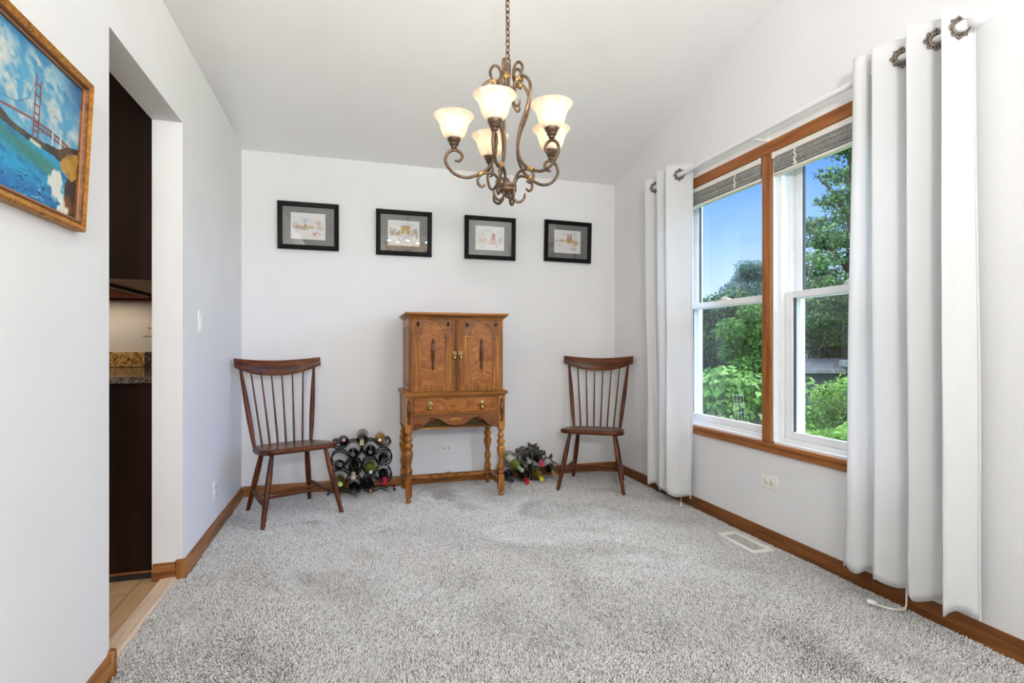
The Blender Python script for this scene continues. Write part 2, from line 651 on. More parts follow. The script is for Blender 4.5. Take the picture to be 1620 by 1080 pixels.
    def build(self, name, mats, parent=None, smooth=True, angle=38, origin=None):
        """Link ONE object. Vertices are in world space unless origin=(0,0,0) says local."""
        if parent is not None and origin is None:
            origin = wloc(parent)
        if origin is None:
            xs, ys, zs = zip(*self.v)
            origin = ((min(xs) + max(xs)) / 2, (min(ys) + max(ys)) / 2, min(zs))
        o = Vector(origin)
        me = bpy.data.meshes.new(name)
        me.from_pydata([tuple(Vector(p) - o) for p in self.v], [], self.f)
        if not isinstance(mats, (list, tuple)):
            mats = [mats]
        for m in mats:
            me.materials.append(m)
        me.polygons.foreach_set('material_index', self.mi)
        me.validate()
        if smooth:
            me.polygons.foreach_set('use_smooth', [True] * len(me.polygons))
            me.set_sharp_from_angle(angle=R(angle))
        me.update()
        ob = bpy.data.objects.new(name, me)
        COL.objects.link(ob)
        if parent is not None:
            ob.parent = parent
        else:
            ob.location = o
        return ob


def wloc(o):
    p = Vector(o.location)
    while o.parent is not None:
        o = o.parent
        p = p + Vector(o.location)
    return p


def tag(o, label=None, cat=None, group=None, kind=None):
    if label:
        o['label'] = label
    if cat:
        o['category'] = cat
    if group:
        o['group'] = group
    if kind:
        o['kind'] = kind
    return o


def thing(name, loc, label, cat, group=None, kind=None):
    o = bpy.data.objects.new(name, None)
    o.empty_display_size = 0.1
    o.location = loc
    COL.objects.link(o)
    return tag(o, label, cat, group, kind)


def struct(o, label=None, cat=None):
    return tag(o, label, cat, kind='structure')


def ray(px, py):
    u = (px - CX) / F_PX
    return Vector((SN + u * CS, CS - u * SN, -(py - CY) / F_PX))


def onY(px, py, Y):
    d = ray(px, py)
    return Vector((0, 0, EYE)) + d * (Y / d.y)


def onX(px, py, X):
    d = ray(px, py)
    return Vector((0, 0, EYE)) + d * (X / d.x)


def onZ(px, py, Z):
    d = ray(px, py)
    return Vector((0, 0, EYE)) + d * ((Z - EYE) / d.z)


def align(p, d):
    """matrix that puts local +Z along d at point p"""
    q = Vector(d).normalized().to_track_quat('Z', 'Y')
    return Matrix.Translation(Vector(p)) @ q.to_matrix().to_4x4()


XL, XR, YB = -0.752, 2.162, 4.15          # left wall, right wall, back wall
CEIL0, SLOPE = 2.46, 0.255                # ceiling height at the back wall, rise towards the room


def ceil_z(y):
    return CEIL0 + SLOPE * (YB - y)


# ================================================================ SETTING
YF = -3.6
# left wall: a partition with an opening; its flat top is a ledge under the higher ceiling
LT, OY0, OY1, OZ = 2.497, 2.016, 2.79, 2.102
b = MB()
b.box(-0.875, XL, YF, OY0, -0.03, LT)
b.box(-0.875, XL, OY1, YB + 0.1, -0.03, LT)
b.box(-0.875, XL, OY0, OY1, OZ, LT)
struct(b.build('wall_left', M['wall'], smooth=False), 'white painted partition wall with a squared opening to the kitchen', 'wall')
b = MB()
b.box(-4.2, 2.4, YB, YB + 0.15, -0.5, 3.2)
b.slot(0)
struct(b.build('wall_back', M['wall'], smooth=False), 'light grey white wall behind the cabinet and chairs', 'wall')
WY0, WY1, WZ0, WZ1 = 1.524, 3.226, 0.552, 2.11     # window opening in the right wall
b = MB()


def rw(y0, y1, z0, z1=None):
    if z1 is None:
        b.prism([(y0, z0), (y1, z0), (y1, ceil_z(y1) + 0.05), (y0, ceil_z(y0) + 0.05)], XR, XR + 0.2, 'X')
    else:
        b.box(XR, XR + 0.2, y0, y1, z0, z1)


rw(YF, WY0, -0.5)
rw(WY1, YB + 0.1, -0.5)
rw(WY0, WY1, WZ1)
rw(WY0, WY1, -0.5, WZ0)
struct(b.build('wall_right', M['wall'], smooth=False), 'white wall with the double window, rising to the sloped ceiling', 'wall')
b = MB()
b.box(-4.2, 2.4, YF - 0.1, YF, -0.03, 4.7)
b.box(-4.3, -4.2, YF - 0.1, YB + 0.15, -0.03, 4.7)
struct(b.build('wall_front', M['wall'], smooth=False), 'walls of the living room behind the camera', 'wall')
b = MB()
b.prism([(YF - 0.1, ceil_z(YF - 0.1)), (YB + 0.15, ceil_z(YB + 0.15)), (YB + 0.15, ceil_z(YB + 0.15) + 0.12), (YF - 0.1, ceil_z(YF - 0.1) + 0.12)], -4.3, 2.4, 'X')
struct(b.build('ceiling', M['ceiling'], smooth=False), 'white sloped ceiling rising away from the back wall', 'ceiling')
b = MB()
b.box(-4.2, -0.875, YF, YB, 2.40, LT)
struct(b.build('ceiling_kitchen', M['ceiling'], smooth=False), 'flat lower ceiling over the kitchen', 'ceiling')
b = MB()
b.box(XL - 0.02, XR + 0.02, YF, YB + 0.02, -0.06, 0.0)
struct(b.build('floor', M['carpet'], smooth=False), 'carpeted floor of the dining room', 'floor')
b = MB()
b.box(-4.2, -0.772, YF, YB, -0.06, 0.004)
struct(b.build('floor_kitchen', M['plank'], smooth=False), 'light wood plank floor through the opening', 'floor')
b = MB()
b.prism([(-0.768, 0.0), (-0.846, 0.0), (-0.838, 0.014), (-0.778, 0.018)], OY0 + 0.005, OY1 - 0.002, 'Y')
struct(b.build('trim_1', M['threshold']), 'pale wood threshold strip between carpet and plank floor', 'trim')


def skirting(name, pts, mat, label, h=0.082, t=0.013):
    """profile swept along straight runs: pts = list of (p, q, normal)"""
    b = MB()
    for (p, q, nrm) in pts:
        p, q, nrm = Vector((*p, 0)), Vector((*q, 0)), Vector((*nrm, 0))
        prof = [(0, -0.01), (t, -0.01), (t, h * 0.62), (t * 0.8, h * 0.66), (t * 0.8, h * 0.74), (t * 0.55, h * 0.9), (t * 0.3, h), (0, h)]
        vs_ = [tuple(p + nrm * a + Vector((0, 0, z))) for a, z in prof] + [tuple(q + nrm * a + Vector((0, 0, z))) for a, z in prof]
        n = len(prof)
        fs = [tuple(range(n)), tuple(range(2 * n - 1, n - 1, -1))] + [(i, i + n, (i + 1) % n + n, (i + 1) % n) for i in range(n)]
        b.add(vs_, fs)
    o = b.build(name, mat, angle=25)
    return struct(o, label, 'baseboard')


skirting('baseboard_left', [((XL, YB), (XL, OY1 + 0.012), (1, 0)), ((XL, OY0 - 0.012), (XL, YF), (1, 0))], M['trimY'], 'honey oak baseboard along the left wall')
skirting('baseboard_back', [((XL + 0.013, YB), (XR - 0.013, YB), (0, -1))], M['trimX'], 'honey oak baseboard along the back wall')
skirting('baseboard_right', [((XR, YB), (XR, YF), (-1, 0))], M['trimShade'], 'oak baseboard under the window wall, coloured as in shade')
skirting('baseboard_jamb', [((XL - 0.02, OY1), (-0.87, OY1), (0, -1))], M['trimX'], 'short oak baseboard on the face of the opening')
for k, (y0, y1) in enumerate(((OY1 - 0.016, OY1 + 0.014), (OY0 - 0.014, OY0 + 0.016))):
    b = MB()
    b.box(XL - 0.028, XL + 0.018, y0, y1, -0.01, 0.092, c=0.006)
    struct(b.build('trim_%d' % (k + 2), M['trimZ']), ('oak corner block at the far side of the kitchen opening', 'oak corner block at the near side of the kitchen opening')[k], 'trim')

# ---- window casing (stained wood)
b = MB()
CT = 0.016
XC0, XC1 = XR - CT, XR + 0.012
b.slot(0).box(XC0, XC1, WY0 - 0.062, WY1 + 0.062, WZ1, WZ1 + 0.065, c=0.004)
b.box(XC0 - 0.004, XC1, WY0 - 0.062, WY1 + 0.062, WZ0 - 0.052, WZ0, c=0.004)
b.box(XC0 - 0.009, XC1, WY0 - 0.062, WY1 + 0.062, WZ0 - 0.022, WZ0 - 0.008, c=0.003)
b.slot(1)
for y0, y1 in ((WY0 - 0.062, WY0), (2.344, 2.406), (WY1, WY1 + 0.062)):
    b.box(XC0, XC1, y0, y1, WZ0, WZ1, c=0.004)
b.box(XC1, XR + 0.16, 2.352, 2.398, WZ0, WZ1)
struct(b.build('trim_4', [M['caseY'], M['caseZ']]), 'stained wood casing around and between the two windows', 'trim')


# ---- the two double-hung windows
def window(n, y0, y1, label):
    w = thing('window_%d' % n, (XR + 0.1, (y0 + y1) / 2, WZ0), label, 'window', kind='structure')
    XA, XB = XR + 0.062, XR + 0.122       # room face of the lower and of the upper sash
    f = MB()
    for s, yy in ((1, y0), (-1, y1)):
        f.box(XR + 0.002, XR + 0.19, yy, yy + s * 0.008, WZ0, WZ1)
        f.box(XR + 0.034, XA - 0.002, yy, yy + s * 0.026, WZ0 + 0.004, WZ1, c=0.002)
        f.box(XA + 0.03, XB - 0.002, yy, yy + s * 0.03, WZ0 + 0.004, WZ1, c=0.002)
        f.box(XB + 0.03, XR + 0.185, yy, yy + s * 0.036, WZ0 + 0.004, WZ1, c=0.002)
        f.box(XA, XB + 0.04, yy, yy + s * 0.018, WZ0, WZ1)
    f.box(XR + 0.002, XR + 0.19, y0, y1, WZ0, WZ0 + 0.01)
    f.box(XR + 0.037, XA - 0.003, y0 + 0.01, y1 - 0.01, WZ0 + 0.002, WZ0 + 0.028)
    f.box(XR + 0.13, XR + 0.183, y0 + 0.01, y1 - 0.01, WZ0 + 0.002, WZ0 + 0.03)
    f.box(XR + 0.002, XR + 0.19, y0, y1, WZ1 - 0.02, WZ1)
    f.build('window_frame', M['vinyl'], w)
    for nm, X, z0, z1, rb, rt in (('lower_sash', XA, WZ0 + 0.012, 1.362, 0.055, 0.036), ('upper_sash', XB, 1.325, WZ1 - 0.022, 0.036, 0.05)):
        ya, yb = y0 + 0.02, y1 - 0.02
        st = 0.05
        s = MB()
        s.box(X, X + 0.03, ya, ya + st, z0, z1, c=0.003)
        s.box(X, X + 0.03, yb - st, yb, z0, z1, c=0.003)
        s.box(X + 0.0005, X + 0.0295, ya + st, yb - st, z0, z0 + rb, c=0.002)
        s.box(X + 0.0005, X + 0.0295, ya + st, yb - st, z1 - rt, z1, c=0.002)
        so = s.build(nm, M['vinyl'], w)
        g = MB()
        g.box(X + 0.012, X + 0.016, ya + st - 0.004, yb - st + 0.004, z0 + rb - 0.004, z1 - rt + 0.004)
        g.build('pane', M['glass'], so, smooth=False)
        k = MB()
        gs = 0.006
        for (a0, a1, c0, c1) in ((ya + st, ya + st + gs, z0 + rb, z1 - rt), (yb - st - gs, yb - st, z0 + rb, z1 - rt)):
            k.box(X + 0.011, X + 0.024, a0, a1, c0, c1)
        k.build('gasket', M['gap'], so, smooth=False)
        if nm == 'lower_sash':
            lk = MB()
            ym = (ya + yb) / 2
            lk.box(X + 0.002, X + 0.03, ym - 0.035, ym + 0.035, z1, z1 + 0.008, c=0.003)
            lk.tube([(X + 0.012, ym - 0.02, z1 + 0.01), (X + 0.01, ym + 0.012, z1 + 0.014), (X + 0.006, ym + 0.03, z1 + 0.012)], [0.005, 0.007, 0.004])
            lk.build('sash_lock', M['almond'], so)
    sc_ = MB()
    sc_.add([(XR + 0.176, y0 + 0.03, WZ0 + 0.03), (XR + 0.176, y1 - 0.03, WZ0 + 0.03), (XR + 0.176, y1 - 0.03, 1.345), (XR + 0.176, y0 + 0.03, 1.345)], [(0, 1, 2, 3)])
    sc_.build('insect_screen', M['screen'], w, smooth=False)
    return w


window(1, 2.406, WY1, 'white double-hung window left of the wooden mullion, half hidden by a curtain')
window(2, WY0, 2.344, 'white double-hung window right of the wooden mullion, half hidden by a curtain')


# ---- raised mini blinds
def blind(y0, y1, label, cord_ys):
    zt = WZ1 - 0.002
    t = thing('window_blind', (XR + 0.02, (y0 + y1) / 2, zt), label, 'window blind', 'raised blinds in the window heads')
    x0, x1 = XR - 0.012, XR + 0.030
    h = MB()
    h.box(x0, x1, y0, y1, zt - 0.030, zt, c=0.002)
    h.box(x0 - 0.004, x0 + 0.012, y0, y0 + 0.022, zt - 0.034, zt, c=0.002)
    h.box(x0 - 0.004, x0 + 0.012, y1 - 0.022, y1, zt - 0.034, zt, c=0.002)
    h.build('headrail', M['headrail'], t)
    s = MB()
    z = zt - 0.034
    n = 19
    for i in range(n):
        zz = z - i * 0.0039
        dx = random.uniform(-0.0025, 0.0025)
        dz = random.uniform(-0.0008, 0.0008)
        sg = 0.0015 if i % 3 else 0.0
        s.box(x0 + 0.004 + dx, x1 - 0.004 + dx, y0 + 0.006, y1 - 0.006, zz - 0.0012 + dz, zz + 0.0011 + dz)
    s.build('slat_stack', M['slat'], t, smooth=False)
    r = MB()
    zb = z - n * 0.0039 - 0.004
    r.box(x0 + 0.002, x1 - 0.002, y0 + 0.004, y1 - 0.004, zb - 0.014, zb, c=0.003)
    r.build('bottom_rail', M['headrail'], t)
    for y in cord_ys:
        c = MB()
        pts = [(x0 - 0.003 + random.uniform(-0.004, 0.002), y + random.uniform(-0.009, 0.009), zt - 0.032 - k * 0.0085) for k in range(11)]
        c.tube(catmull(pts, 4), 0.0028, 6)
        pts = [(x0 - 0.004 + random.uniform(-0.004, 0.002), y + random.uniform(-0.012, 0.012), zt - 0.034 - k * 0.009) for k in range(10)]
        c.tube(catmull(pts, 4), 0.0024, 6)
        c.build('ladder_cord', M['headrail'], t)
    return t


blind(2.415, WY1 - 0.012, 'raised grey mini blind bunched at the top of the window nearer the back wall', [2.62, 3.06])
blind(WY0 + 0.012, 2.335, 'raised grey mini blind bunched at the top of the window behind the large curtain', [2.175, 1.70])

# ---- curtain rod
RX, RZ = XR - 0.09, 2.206
t = thing('curtain_rod', (RX, 2.35, RZ), 'long white curtain rod with oval end knob above the windows', 'curtain rod')
b = MB()
b.tube([(RX, 3.40, RZ), (RX, 1.36, RZ)], 0.0135, 16)
b.build('rod', M['rod'], t)
for s, y in ((-1, 1.36), (1, 3.40)):
    b = MB()
    T = align((RX, y, RZ), (0, s, 0))
    b.lathe([(0.0135, -0.012), (0.0185, -0.008), (0.0185, 0.014), (0.016, 0.020), (0.012, 0.025), (0.013, 0.029), (0.020, 0.036), (0.026, 0.048), (0.028, 0.060), (0.026, 0.072), (0.020, 0.084), (0.011, 0.091), (0.002, 0.094)], 22, T)
    b.build('finial', M['rod'], t)
for y in (1.60, 2.375, 3.33):
    b = MB()
    b.tube([(XR, y, RZ - 0.02), (RX + 0.03, y, RZ - 0.02), (RX, y, RZ - 0.018)], 0.005, 8)
    b.box(XR - 0.006, XR, y - 0.012, y + 0.012, RZ - 0.055, RZ + 0.015, c=0.002)
    b.build('bracket', M['rod'], t)


# ---- curtains
def curtain(label, top, bot, grom, z_top, z_bot, wob):
    """top/bot: lists of (y, off) = place along the wall, distance from the wall."""
    ys = [p[0] for p in top]
    t = thing('curtain', (RX, sum(ys) / len(ys), z_bot), label, 'curtain', 'white curtains on the rod')
    A = catmull([(XR - o, y, 0) for y, o in top], 10)
    B = catmull([(XR - o, y, 0) for y, o in bot], 10)
    n = len(A)
    nv = 70
    ph = random.uniform(0, 6)
    m = MB()

    def pt(u, v):
        i = min(int(round(u * (n - 1))), n - 1)
        w = v ** 0.8
        p = B[i] * (1 - w) + A[i] * w
        amp = wob * (1 - v) * 0.9
        p = p + Vector((math.sin(v * 9 + i * 0.21 + ph), math.sin(v * 7 + i * 0.33 + ph * 2), 0)) * amp
        zb = z_bot + 0.012 * math.sin(i * 0.24 + ph)
        # hem seams read as a shallow ridge
        z = zb + (z_top - zb) * v
        hv = (z - zb)
        if 0.118 < hv < 0.130 or 0.092 < z_top - z < 0.102:
            p.x -= 0.0015
        if i in (0, n - 1):
            p.x -= 0.002
        return (p.x, p.y, z)

    m.grid(pt, n - 1, nv)
    o = m.build('drape', M['curtain'], t, angle=80)
    sm = o.modifiers.new('cloth_thickness', 'SOLIDIFY')
    sm.thickness = 0.003
    # the side hem at the leading edge
    e = MB()
    pts = [pt(1.0, j / 40) for j in range(41)]
    e.tube([(p[0], p[1], p[2]) for p in pts], 0.0035, 6)
    e.build('side_hem', M['curtain'], t)
    for gy in grom:
        i = min((k for k in range(1, n - 1) if abs(A[k].x - RX) < 0.035), key=lambda k: abs(A[k].y - gy) + 2 * abs(A[k].x - RX))
        tg = (A[i + 1] - A[i - 1]).normalized()
        nr = Vector((tg.y, -tg.x, 0))
        if nr.dot(A[i]) > 0:
            nr = -nr
        g = MB()
        T = align((RX + nr.x * 0.004, A[i].y + nr.y * 0.004, RZ), nr)
        g.torus(0.0225, 0.0055, T, 28, 8)
        for k in range(8):
            a = k * math.pi / 4
            rr = 0.036 if k % 2 == 0 else 0.034
            q = Vector((math.cos(a), math.sin(a), 0))
            s_ = Vector((-math.sin(a), math.cos(a), 0))
            for d in (-0.006, 0.006):
                c = q * (rr - 0.004) + s_ * d
                g.ball(tuple(c), (0.0062, 0.0062, 0.004), T, 8, 6)
            c = q * (rr + 0.002)
            g.ball(tuple(c), (0.005, 0.005, 0.0036), T, 8, 6)
        g.build('grommet', M['grommet'], t)
    return t


curtain('large white grommet curtain hanging at the near end of the rod, right of the windows',
        [(1.80, 0.05), (1.765, 0.10), (1.735, 0.145), (1.70, 0.13), (1.688, 0.07), (1.680, 0.06), (1.668, 0.10), (1.652, 0.148), (1.632, 0.146), (1.570, 0.09), (1.535, 0.035), (1.522, 0.045), (1.514, 0.10), (1.506, 0.152), (1.494, 0.153), (1.442, 0.09), (1.412, 0.035), (1.398, 0.045), (1.388, 0.10), (1.380, 0.155), (1.374, 0.13), (1.367, 0.09), (1.343, 0.045)],
        [(1.845, 0.06), (1.825, 0.09), (1.800, 0.125), (1.775, 0.13), (1.745, 0.105), (1.715, 0.07), (1.690, 0.08), (1.668, 0.115), (1.648, 0.130), (1.595, 0.08), (1.560, 0.045), (1.545, 0.055), (1.530, 0.10), (1.515, 0.132), (1.495, 0.130), (1.455, 0.08), (1.425, 0.05), (1.412, 0.06), (1.400, 0.10), (1.385, 0.14), (1.374, 0.125), (1.350, 0.08), (1.318, 0.045)],
        [1.57, 1.442, 1.367], 2.282, 0.118, 0.004)
curtain('white grommet curtain hanging at the far end of the rod, near the back corner',
        [(3.44, 0.12), (3.415, 0.14), (3.385, 0.11), (3.345, 0.08), (3.31, 0.045), (3.285, 0.06), (3.262, 0.12), (3.245, 0.15), (3.225, 0.145), (3.19, 0.10), (3.165, 0.08), (3.15, 0.11), (3.130, 0.15), (3.112, 0.148), (3.061, 0.09), (3.00, 0.045), (2.985, 0.04)],
        [(3.41, 0.10), (3.395, 0.12), (3.365, 0.10), (3.33, 0.085), (3.30, 0.06), (3.27, 0.08), (3.245, 0.12), (3.225, 0.135), (3.195, 0.125), (3.165, 0.09), (3.15, 0.08), (3.135, 0.11), (3.115, 0.15), (3.100, 0.145), (3.06, 0.11), (3.01, 0.06), (2.985, 0.05)],
        [3.355, 3.061], 2.282, 0.085, 0.006)

# ---- cords on the floor
b = MB()
p = [onZ(*q, 0.022) for q in ((1443, 955), (1430, 961.5), (1408, 962.5), (1386, 956))]
pts = [Vector((2.135, 1.600, 0.20)), Vector((2.133, 1.598, 0.10)), Vector((2.118, 1.59, 0.03))] + [Vector((2.095, 1.592, 0.022)), p[2], p[3]]
cd = thing('pull_cord', tuple(p[3]), 'white blind cord curling out from under the large curtain onto the carpet', 'cord')
b.tube(catmull(pts, 8), 0.0036, 6)
b.build('cord', M['headrail'], cd)
b = MB()
d = (p[3] - p[2]).normalized()
b.lathe([(0.004, 0), (0.008, 0.006), (0.011, 0.02), (0.010, 0.028), (0.004, 0.032)], 12, align(p[3] + Vector((0, 0, 0.004)), d))
b.build('tassel', M['white'], cd)
b = MB()
cd = thing('pull_cord', (2.095, 3.08, 0.0), 'short white blind cord hanging from the hem of the far curtain', 'cord')
b.tube(catmull([(2.10, 3.075, 0.30), (2.10, 3.08, 0.15), (2.097, 3.08, 0.02)], 6), 0.0022, 6)
b.build('cord', M['headrail'], cd)
b = MB()
b.lathe([(0.003, 0.026), (0.007, 0.022), (0.009, 0.008), (0.009, 0.002), (0.004, 0.0)][::-1], 12, Matrix.Translation((2.097, 3.08, 0.002)))
b.build('tassel', M['white'], cd)

# ---- floor register
t = thing('floor_vent', (2.035, 2.41, 0.0), 'white metal floor register in the carpet under the window', 'floor vent')
x0, x1, y0, y1 = 1.968, 2.100, 2.262, 2.556
b = MB()
z0, z1 = 0.0, 0.017
b.box(x0, x0 + 0.024, y0, y1, z0, z1, c=0.004)
b.box(x1 - 0.024, x1, y0, y1, z0, z1, c=0.004)
b.box(x0 + 0.024, x1 - 0.024, y0, y0 + 0.026, z0, z1, c=0.004)
b.box(x0 + 0.024, x1 - 0.024, y1 - 0.026, y1, z0, z1, c=0.004)
b.build('vent_frame', M['white'], t)
b = MB()
b.box(x0 + 0.02, x1 - 0.02, y0 + 0.02, y1 - 0.02, z0, 0.0)
b.build('vent_well', M['slot'], t, smooth=False)
b = MB()
for i in range(22):
    y = y0 + 0.034 + i * (y1 - y0 - 0.068) / 21
    T = Matrix.Translation((0, y, 0.007)) @ Matrix.Rotation(R(28), 4, 'X')
    b.box(x0 + 0.024, x1 - 0.024, -0.0046, 0.0046, -0.0008, 0.0008, T)
b.build('louver', M['slat'], t, smooth=False)


# ---- wall plates
def outlet(loc, nrm, up, label, mat=None, horizontal=False, kind='outlet'):
    """duplex receptacle or rocker switch; up = long direction of the plate"""
    n, u = Vector(nrm), Vector(up)
    r = u.cross(n)
    T = Matrix((( r.x, u.x, n.x, loc[0]), (r.y, u.y, n.y, loc[1]), (r.z, u.z, n.z, loc[2]), (0, 0, 0, 1)))
    mat = mat or M['white']
    t = thing('wall_outlet' if kind == 'outlet' else 'light_switch', loc, label, 'outlet' if kind == 'outlet' else 'light switch')
    b = MB()
    b.box(-0.036, 0.036, -0.058, 0.058, 0.0, 0.006, T, c=0.003)
    b.build('faceplate', mat, t)
    if kind == 'outlet':
        for s in (-1, 1):
            b = MB()
            T2 = T @ Matrix.Translation((0, s * 0.0195, 0.006)) @ Matrix.Diagonal((1, 0.85, 1, 1))
            b.lathe([(0.0172, 0), (0.0172, 0.0025), (0.0165, 0.003)], 22, T2)
            ro = b.build('receptacle', M['almond'], t)
            b = MB()
            b.box(-0.0085, -0.0058, s * 0.0195 - 0.001, s * 0.0195 + 0.008, 0.0085, 0.0096, T)
            b.box(0.0058, 0.0085, s * 0.0195 - 0.001, s * 0.0195 + 0.008, 0.0085, 0.0096, T)
            b.box(-0.0022, 0.0022, s * 0.0195 - 0.009, s * 0.0195 - 0.0045, 0.0085, 0.0096, T)
            b.build('slot', M['slot'], ro, smooth=False)
        b = MB()
        b.lathe([(0.003, 0), (0.003, 0.0012)], 10, T @ Matrix.Translation((0, 0, 0.006)))
        b.build('screw', M['almond'], t)
    elif kind == 'rocker':
        b = MB()
        b.box(-0.0165, 0.0165, -0.033, 0.033, 0.006, 0.0075, T, c=0.001)
        b.box(-0.015, 0.015, -0.031, 0.031, 0.0075, 0.0105, T @ Matrix.Rotation(R(3), 4, 'X'), c=0.002)
        b.build('rocker', M['white'], t)
    else:
        b = MB()
        b.box(-0.005, 0.005, -0.011, 0.011, 0.006, 0.0072, T)
        b.tube([(0, -0.002, 0.004), (0, 0.006, 0.02)], [0.0045, 0.0035], 8, T)
        b.build('toggle', M['almond'], t)
    return t


outlet((XR, 2.362, 0.337), (-1, 0, 0), (0, 1, 0), 'white double outlet mounted sideways below the window')
outlet((0.708, YB, 0.277), (0, -1, 0), (1, 0, 0), 'white double outlet mounted sideways between the cabinet legs')
outlet((XL, 3.377, 0.252), (1, 0, 0), (0, 0, 1), 'white upright outlet low on the left wall by the chair')
outlet((XL, 3.078, 1.194), (1, 0, 0), (0, 0, 1), 'white rocker light switch on the left wall', kind='rocker')


# ================================================================ PICTURES
def color_grid(name, corner, eu, ev, nu, nv, fn, mat, parent):
    """flat painted sheet: a fine grid with one colour per vertex; fn(U, V) -> (n, 3) sRGB 0..255"""
    U, V = np.meshgrid(np.linspace(0, 1, nu + 1), np.linspace(0, 1, nv + 1))
    U, V = U.ravel(), V.ravel()
    c, eu, ev = np.array(corner), np.array(eu), np.array(ev)
    P = c + U[:, None] * eu + V[:, None] * ev
    P = P - np.array(wloc(parent))
    i, j = np.meshgrid(np.arange(nu), np.arange(nv))
    a = (j * (nu + 1) + i).ravel()
    Fc = np.stack([a, a + 1, a + nu + 2, a + nu + 1], 1)
    me = bpy.data.meshes.new(name)
    me.from_pydata(P.tolist(), [], Fc.tolist())
    col = np.clip(fn(U, V), 0, 255) / 255.0
    l_ = np.where(col <= 0.04045, col / 12.92, ((col + 0.055) / 1.055) ** 2.4)
    at = me.color_attributes.new('Col', 'FLOAT_COLOR', 'POINT')
    at.data.foreach_set('color', np.concatenate([l_, np.ones((len(l_), 1))], 1).astype(np.float32).ravel())
    me.materials.append(mat)
    o = bpy.data.objects.new(name, me)
    COL.objects.link(o)
    o.parent = parent
    return o


def vnoise(x, y, seed=0, oct=4):
    """value noise on arrays"""
    rg = np.random.default_rng(seed)
    tab = rg.random((64, 64))
    tot = np.zeros_like(x)
    amp, s = 0.5, 1.0
    for _ in range(oct):
        xi, yi = np.floor(x * s).astype(int), np.floor(y * s).astype(int)
        fx, fy = x * s - xi, y * s - yi
        fx, fy = fx * fx * (3 - 2 * fx), fy * fy * (3 - 2 * fy)
        g = lambda a, b_: tab[a % 64, b_ % 64]
        tot += amp * ((g(xi, yi) * (1 - fx) + g(xi + 1, yi) * fx) * (1 - fy) + (g(xi, yi + 1) * (1 - fx) + g(xi + 1, yi + 1) * fx) * fy)
        amp *= 0.5
        s *= 2
    return tot


class Paint:
    def __init__(self, U, V, base, aspect=1.0):
        self.U, self.V = U, V
        self.a = aspect
        self.c = np.tile(np.array(base, float), (len(U), 1))

    def mix(self, mask, col):
        m = np.clip(mask, 0, 1)[:, None]
        self.c = self.c * (1 - m) + np.array(col, float) * m
        return self

    def line(self, p, q, w, col, op=1.0):
        px, py, qx, qy = p[0] * self.a, p[1], q[0] * self.a, q[1]
        x, y = self.U * self.a, self.V
        dx, dy = qx - px, qy - py
        t = np.clip(((x - px) * dx + (y - py) * dy) / (dx * dx + dy * dy + 1e-12), 0, 1)
        d = np.hypot(x - px - t * dx, y - py - t * dy)
        return self.mix(np.clip((w - d) / (w * 0.5), 0, 1) * op, col)

    def poly(self, pts, soft=0.01):
        """signed mask of a polygon through even-odd + no antialias (fine grid)"""
        x, y = self.U, self.V
        ins = np.zeros(len(x), bool)
        n = len(pts)
        for i in range(n):
            (x0, y0), (x1, y1) = pts[i], pts[(i + 1) % n]
            if y0 == y1:
                continue
            c = ((y0 > y) != (y1 > y)) & (x < (x1 - x0) * (y - y0) / (y1 - y0) + x0)
            ins ^= c
        return ins.astype(float)

    def blob(self, cx, cy, rx, ry, seed=0, rough=0.6, f=9):
        n = vnoise(self.U * f * self.a, self.V * f, seed) - 0.47
        d = np.hypot((self.U - cx) / rx, (self.V - cy) / ry)
        return np.clip((1 - d + n * rough * 2) * 3.0, 0, 1)


